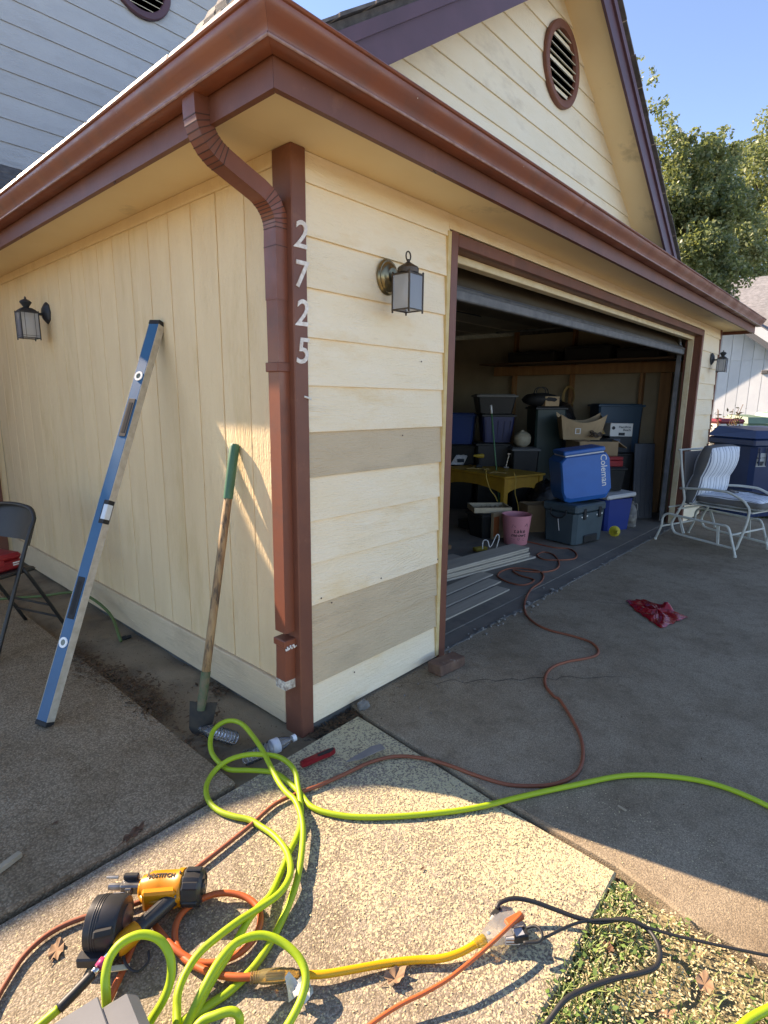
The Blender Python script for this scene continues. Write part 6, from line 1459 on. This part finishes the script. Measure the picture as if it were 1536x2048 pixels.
def cushion(name, w, d, h, parent, lobes=0, tilt=0):
    b = MB(); nx, ny = 14, 16; V = []; b.cur = 0
    def P_(u, v, s):
        ex = (1-abs(u)**5)*(1-abs(v)**5); bulge = .5+.5*ex**.6
        if lobes: bulge *= (.72+.28*abs(math.sin(math.pi*(u*.5+.5)*lobes)))
        else: bulge *= .9+.1*math.cos(v*9)*math.cos(u*7)
        return (u*d/2*(1-.04*v*v), v*w/2*(1-.03*u*u), s*h/2*bulge)
    for s in (1,-1):
        base = len(b.v); Vs = [P_(-1+2*i/nx, -1+2*j/ny, s) for j in range(ny+1) for i in range(nx+1)]
        b.cur = 0; b.add(Vs, [(j*(nx+1)+i, j*(nx+1)+i+1, (j+1)*(nx+1)+i+1, (j+1)*(nx+1)+i) for j in range(ny) for i in range(nx)])
    N = (nx+1)*(ny+1); b.cur = 1
    ring = [i for i in range(nx+1)]+[(j+1)*(nx+1)-1 for j in range(1, ny+1)]+[ny*(nx+1)+i for i in range(nx-1,-1,-1)]+[j*(nx+1) for j in range(ny-1,0,-1)]
    for k in range(len(ring)): b.f.append([ring[k], ring[(k+1) % len(ring)], N+ring[(k+1) % len(ring)], N+ring[k]]); b.mi.append(1)
    return b.build(name, [STRIPE, CSIDE], parent, 1)
sc_ = cushion('seat_cushion', CW-.07, .62, .13, gl); sc_.location = (.66, CW/2, .497); sc_.rotation_euler = (0, R(-1), 0)
bc_ = cushion('back_cushion', CW-.08, .62, .21, gl, 2); bc_.location = (.345, CW/2, .71); bc_.rotation_euler = (0, R(-76), 0)
MB().box(.30,.90,.04,CW-.04,.425,.437).build('seat_sling', CHF, gl)
MB().obox((.215,CW/2,.68), (.028,0,-.26), (0,CW/2-.05,0), (.004,0,.0005)).build('back_sling', mat('sling_grey', (.16,.15,.14), .8), gl)
st = thing('strap_bundle', 'dark strap and buckle lying on the striped chair seat', 'strap', (4.80,-.02,0), (0,0,R(-107.1)))
MB().tube(spline([(.50,.20,.570),(.56,.30,.577),(.64,.38,.577),(.75,.36,.573),(.86,.40,.560)], 4), 1, prof=[(-.016,-.004),(.016,-.004),(.016,.004),(-.016,.004)]).build('strap', RUB, st)
MB().tube(spline([(.52,.36,.577),(.58,.26,.583),(.66,.20,.581)], 4), 1, prof=[(-.014,-.004),(.014,-.004),(.014,.004),(-.014,.004)]).build('strap', RUB, st)
MB().box(.60,.66,.16,.21,.577,.593,.004).build('buckle', GST, st)
# ------------------------------------------------------------------ carts, boxes and plants at the right
CARTB = mat('cart_blue', (.002,.018,.068), .42, col2=(.003,.024,.085), vscale=4)
CARTG = mat('cart_green', (.16,.24,.15), .5, col2=(.12,.19,.12), vscale=5)
def cart(label, loc, rz, w, d, h, m, sticker=False, group=None):
    t = thing('wheeled_cart', label, 'trash cart', loc, (0,0,rz), group)
    o = tub(MB(), w*.94, d*.94, h*.86, .03, .80, .05).build('cart_body', m, t)
    MB().box(-w*.5,w*.5,-d*.5,d*.5,h*.80,h*.885,.02).build('cart_rim', m, t)
    # sloped lid
    b = MB(); V = [(-w*.51,-d*.52,h*.89),(w*.51,-d*.52,h*.89),(w*.51,d*.52,h*.89),(-w*.51,d*.52,h*.89),(-w*.40,-d*.38,h*.97),(w*.40,-d*.38,h*.97),(w*.40,d*.42,h),(-w*.40,d*.42,h)]
    b.add(V, [(3,2,1,0),(4,5,6,7),(0,1,5,4),(1,2,6,5),(2,3,7,6),(3,0,4,7)]); b.build('lid', m, t)
    for k in range(7): MB().bar((-w*.36+w*.12*k,-d*.475,h*.60), (-w*.38+w*.126*k,-d*.487,h*.79), .018, .014, .003, (0,1,0)).build('rib', m, o)
    for s_ in (-1,1):
        wh_ = MB().lathe([(.045,-.02),(.11,-.025),(.12,-.015),(.12,.015),(.11,.025),(.045,.02)], 20, (s_*w*.38,d*.40,.12), (1,0,0)).build('wheel', RUB, t, 30)
    MB().tube([(-w*.36,d*.56,h*.90),(w*.36,d*.56,h*.90)], .016, 8).build('handle', m, t, 1)
    MB().box(-w*.16,w*.16,-d*.462,-d*.440,h*.22,h*.30,.004).build('grab_bar', m, o)
    if sticker:
        MB().obox((-w*.30,-d*.452,h*.66), (.075,0,0), (0,.002,0), (0,-.006,.085)).build('sticker', mat('cart_sticker', (.35,.36,.36), .6), o)
        for a_ in ((-.05,.03,.03,.012),(.02,.035,.028,.012),(-.02,-.03,.05,.012),(.0,-.055,.02,.014)): MB().obox((-w*.30+a_[0],-d*.455,h*.66+a_[1]), (a_[2],0,0), (0,.002,0), (0,0,a_[3])).build('sticker_mark', APB, o)
        for a_ in (-.04,0,.04,.08): MB().box(w*.12+a_,w*.12+a_+.022,-d*.449,-d*.44,h*.50,h*.525).build('moulded_mark', mat('cart_mark', (.05,.07,.18), .5), o)
    return t
cart('big navy blue wheeled cart behind the striped glider chair', (7.23,-.47,-.02), FACE+R(14), .90, .72, 1.15, CARTB, True, 'wheeled carts beside the garage')
cart('pale green wheeled cart beyond the blue cart', (9.842,0.104,-0.02), FACE+R(10), .50, .55, 1.26, CARTG, False, 'wheeled carts beside the garage')
cart('mint green wheeled cart at the right picture edge', (10.535,-0.219,-0.02), FACE+R(10), .52, .55, 1.30, mat('cart_mint', (.26,.42,.29), .5), False, 'wheeled carts beside the garage')
lidded((8.794,0.224)+(-.02,.55,.86), .42, 'storage_tote', 'pale grey tote under the red-lidded cooler outside', 'tote', mat('pale_tote', (.42,.42,.40), .5), mat('pale_tote', (.42,.42,.40), .5), 12)
co_ = thing('red_lid_cooler', 'white cooler with dark red lid beyond the blue cart', 'cooler', (8.777,0.243,0.842), (0,0,FACE+R(12)))
o = tub(MB(), .46, .32, .27, 0, .92, .03).build('tub', LIDW, co_); MB().box(-.24,.24,-.17,.17,.272,.345,.03).build('lid', mat('maroon_lid', (.22,.02,.03), .45), co_)
for k in range(4): MB().box(-.15+.08*k,-.10+.08*k,-.157,-.150,.12,.14).build('printed_mark', APB, o)
tb_ = thing('planter_bush', 'small leafy bush with red-tinged leaves at the garage corner', 'bush', (7.857,0.07,-0.02))
random.seed(9); LB = mat('bush_leaf', (.06,.12,.03), .5, col2=(.14,.07,.03), vscale=6, rand=0)
b = MB(); bs_ = MB()
for k in range(14):
    a_ = random.uniform(0,6.28); h_ = random.uniform(.7,1.45); P_ = [(0,0,0),(.03*math.cos(a_),.03*math.sin(a_),h_*.5),(.22*math.cos(a_)*random.uniform(.3,1),.22*math.sin(a_)*random.uniform(.3,1),h_)]
    bs_.tube(spline(P_, 4), .004, 5)
    for j in range(26):
        u = random.uniform(.35,1); c_ = Vector(P_[0])*(1-u)**2+Vector(P_[1])*2*u*(1-u)+Vector(P_[2])*u*u; c_ += Vector((random.gauss(0,.03),random.gauss(0,.03),random.gauss(0,.03)))
        d_ = Vector((random.gauss(0,1),random.gauss(0,1),random.gauss(0,.6))).normalized()*.035; s_ = d_.cross(Vector((random.random(),random.random(),1))).normalized()*.014; b.add([c_-d_,c_+s_,c_+d_,c_-s_], [(0,1,2,3)])
b.build('foliage', LB, tb_); bs_.build('stems', STUD, tb_)
# side lawn
s = MB(); s.quad((6.955,-8,-.03),(40,-8,-.03),(40,30,-.03),(6.955,30,-.03)); struct(s.build('side_lawn', mat('side_lawn_green', (.05,.075,.025), .95, col2=(.09,.085,.04), vscale=3, bump=1, bscale=60, bdist=.02, world_co=True)))
s = MB(); s.quad((-60,-8,-.031),(.1,-8,-.031),(.1,-60,-.031),(-60,-60,-.031)); struct(s.build('front_lawn', mat('front_lawn_dry', (.24,.21,.10), .95, col2=(.17,.17,.07), vscale=1.5, world_co=True)))
s = MB(); s.quad((-60,-20,-.028),(60,-20,-.028),(60,-8.2,-.028),(-60,-8.2,-.028)); struct(s.build('bounce_street', mat('pale_bounce_street', (.42,.39,.34), .9, col2=(.36,.33,.29), vscale=1.5, world_co=True)))  # unseen pale street, added to bounce sun onto soffit and front wall
gb2 = MB(); random.seed(31)
for i in range(2600):
    x = random.uniform(6.97,9.5); y = random.uniform(-1.2,1.8); h = random.uniform(.02,.07); a_ = random.uniform(0,6.28); w_ = .004; dx, dy = math.cos(a_)*h*.5, math.sin(a_)*h*.5
    gb2.add([(x-w_*math.sin(a_),y+w_*math.cos(a_),-.03),(x+w_*math.sin(a_),y-w_*math.cos(a_),-.03),(x+dx,y+dy,-.03+h)], [(0,1,2)])
stuff(tag(gb2.build('grass', GREEN), 'short green grass beside the garage beyond the glider chair', 'grass'))
# ------------------------------------------------------------------ neighbour's house
NW = mat('neighbour_white', (.72,.74,.76), .6, col2=(.66,.68,.71), vscale=4)
nb = thing('neighbour_house', 'white board-sided neighbouring house with grey shingle roof', 'house')
NX = 12.5; ay, az, sl = 1.45, 3.34, .74
def nz_(y): return az-sl*abs(y-ay)
MB().prism([(-1.6,-.1),(4.5,-.1),(4.5,nz_(4.5)),(ay,az),(-1.6,nz_(-1.6))], lambda a, c, t: (NX+.02+t*.1, a, c)).build('gable_wall', NW, nb)
y = -1.6
while y < 4.4:
    ya, yb = y+.004, y+.196; top = [(ya,nz_(ya)),(yb,nz_(yb))] if not ya < ay < yb else [(ya,nz_(ya)),(ay,az),(yb,nz_(yb))]
    zt_ = 2.30
    if min(nz_(ya),nz_(yb)) > zt_+.05:
        MB().prism([(yb,zt_+.015),(ya,zt_+.015)]+top, lambda a, c, t: (NX+.019*(1-t), a, c) if False else (NX+.019*t, a, c)).build('wall_plank', NW, nb)
        MB().box(NX,NX+.019,ya,yb,-.1,zt_).build('wall_plank', NW, nb)
    else: MB().prism([(yb,-.1),(ya,-.1)]+top, lambda a, c, t: (NX+.019*t, a, c)).build('wall_plank', NW, nb)
    y += .2
NRK = mat('neighbour_rake', (.13,.13,.135), .6); NTR = mat('neighbour_trim_white', (.75,.76,.77), .6)
for sg in (-1,1):
    f_ = lambda a: ay+sg*a
    b = MB(); b.prism([(0,az-.02),(3.2,az-.02-sl*3.2),(3.2,az+.10-sl*3.2),(0,az+.10)], lambda a, c, t: (NX-.36+(.36)*t, f_(a), c)); b.build('rake_soffit', NRK, nb)  # dark grey puts the shade under the overhang into the soffit colour
    b = MB(); b.prism([(0,az+.104),(3.2,az+.104-sl*3.2),(3.2,az+.30-sl*3.2),(0,az+.30)], lambda a, c, t: (NX-.37+.02*t, f_(a), c)); b.build('rake_board', NTR, nb)
    b = MB(); b.prism([(0,az+.104),(3.3,az+.104-sl*3.3),(3.3,az+.32-sl*3.3),(0,az+.32)], lambda a, c, t: (NX-.349+4*t, f_(a), c)); b.build('roof', SHINGLE_L, nb)
NSH = mat('neighbour_shingle', (.26,.25,.25), .9, col2=(.18,.175,.175), vscale=12, bump=.6, bscale=120)
b = MB(); b.add([(13.0,-8,2.75),(13.0,1.9,2.75),(15.7,1.9,4.50),(15.7,-8,4.50),(18.4,1.9,2.75),(18.4,-8,2.75)], [(0,1,2,3),(3,2,4,5),(1,4,2)]); mr_ = b.build('main_roof', NSH, nb)
for k in range(24):
    u = k/24; x = 13.0+2.7*u; z = 2.75+1.75*u
    MB().obox((x+.045,-3.0,z+.040), (.055,0,.0357), (0,4.9,0), (-.006,0,.009)).build('shingle_course', NSH, mr_)
MB().box(13.2,18.2,-7.8,1.7,-.1,2.74).build('main_wall', NW, nb)
vn = MB().box(NX-.03,NX,.30,.42,2.02,2.10,.01).build('wall_vent', NRK, nb)
# ------------------------------------------------------------------ trees
BARK = mat('bark', (.10,.075,.05), .9, bump=.8, bscale=30)
LF_D = mat('leaf_dark', (.065,.095,.045), .42, col2=(.10,.135,.065), vscale=1.6, rand=0)
LF_Y = mat('leaf_yellow_green', (.22,.25,.12), .5, col2=(.30,.32,.17), vscale=1.4, rand=0)
for m_ in (LF_D, LF_Y):
    b_ = m_.node_tree.nodes['Principled BSDF']; nt = m_.node_tree; out = [n for n in nt.nodes if n.type == 'OUTPUT_MATERIAL'][0]
    tl = _n(nt, 'ShaderNodeBsdfTranslucent'); tl.inputs[0].default_value = (.30,.34,.10,1); ms = _n(nt, 'ShaderNodeMixShader'); ms.inputs[0].default_value = .38
    nt.links.new(b_.outputs[0], ms.inputs[1]); nt.links.new(tl.outputs[0], ms.inputs[2]); nt.links.new(ms.outputs[0], out.inputs[0])
def tree(label, base, trunk_h, blobs, n_leaf, size, mats, seed, droop=.5):
    random.seed(seed); t = thing('tree', label, 'tree', base, (0,0,0), 'trees beyond the garage'); B = Vector(base)
    tk = MB(); top = Vector((0,0,trunk_h)); tk.tube(spline([(0,0,-.1),(.05,.02,trunk_h*.5),tuple(top)], 5), [.20-.08*i/10 for i in range(11)], 10); tk.build('trunk', BARK, t, 1)
    for c, r_, _w in blobs:
        if _w < .6: continue
        c = Vector(c)-B; MB().tube(spline([tuple(top*.85), tuple((top+c)/2+Vector((0,0,.2))), tuple(c)], 4), [.09,.085,.08,.07,.06,.05,.04,.03,.02][:9], 7).build('limb', BARK, t, 1)
    tot = sum(w*r_**2 for _, r_, w in blobs)
    cr_ = MB()
    for c, r_, w in blobs:
        c = Vector(c)-B; k = int(n_leaf*w*r_**2/tot)
        subs = []
        for _ in range(max(6, int(26*w))):
            d = Vector((random.gauss(0,1),random.gauss(0,1),random.gauss(0,1))).normalized(); subs.append((c+d*r_*random.uniform(.45,1.0), r_*random.uniform(.18,.38)))
        for i in range(k):
            sc, sr = random.choice(subs); d = Vector((random.gauss(0,1),random.gauss(0,1),random.gauss(0,1))).normalized(); p_ = sc+d*sr*random.random()**.4
            s_ = size*random.uniform(.6,1.25); ax_ = Vector((random.gauss(0,1),random.gauss(0,1),random.gauss(-droop,.7))).normalized(); sd = ax_.cross(Vector((random.gauss(0,1),random.gauss(0,1),random.gauss(0,1)))).normalized()
            cr_.cur = 0 if random.random() < .7 else 1
            cr_.add([p_-ax_*s_*.5, p_+sd*s_*.32, p_+ax_*s_*.6, p_-sd*s_*.32], [(0,1,2,3)])
    cr_.build('crown', mats, t); return t
tree('dark leafy tree rising behind the right gable rake', (11.098,1.1,-0.03), 2.6,
     [((10.716,1.526,4.487),0.95,1.3),((11.148,1.344,4.981),0.7,1.0),((10.666,1.881,5.146),0.75,1.0),((10.831,1.098,3.751),0.62,1.1),((11.021,1.785,5.818),0.55,0.7),((10.833,2.294,6.147),0.55,0.35),((10.845,2.58,7.001),0.42,0.16),((10.919,2.797,7.775),0.3,0.05),((10.587,2.268,5.726),0.7,0.5)], 30000, .075, [LF_D, LF_Y], 41)
tree('tall yellow-green tree at the right edge of the picture', (23.131,1.614,-0.03), 4.5,
     [((22.043,2.827,8.768),1.35,1.2),((23.139,2.353,9.421),1.6,1.0),((21.461,2.727,6.925),1.25,1.2),((22.165,1.942,7.089),1.6,1.0),((22.117,3.193,8.093),0.8,1.0),((21.871,2.269,5.525),1.3,0.9)], 24000, .115, [LF_Y, LF_D], 43)
tree('sunlit tree top standing between the dark tree and the right edge', (17.808,2.306,-0.03), 4.5,
     [((17.102,3.093,7.875),0.75,1.2),((17.602,2.835,7.701),0.65,1.0),((16.894,3.325,7.368),0.8,1.0),((17.375,2.789,6.608),0.9,1.0),((17.562,2.281,5.909),0.9,1.0),((17.426,1.983,4.799),0.85,0.9)], 22000, .10, [LF_Y, LF_D], 47)
# hedge mass closing the view far behind
hb = MB(); random.seed(51)
for i in range(9000):
    a_ = random.uniform(-.6,.45); r_ = random.uniform(38,44); h_ = random.random()**.8*random.choice((3,4.5,5.5)); c_ = Vector((r_*math.cos(a_), r_*math.sin(a_), h_)); d_ = Vector((random.gauss(0,1),random.gauss(0,1),random.gauss(0,1))).normalized()*.30; s_ = d_.cross(Vector((random.random(),random.random(),random.random()))).normalized()*.16
    hb.add([c_-d_,c_+s_,c_+d_,c_-s_], [(0,1,2,3)])
stuff(tag(hb.build('distant_trees', LF_D), 'far-off band of dark trees behind the neighbouring house', 'trees'))
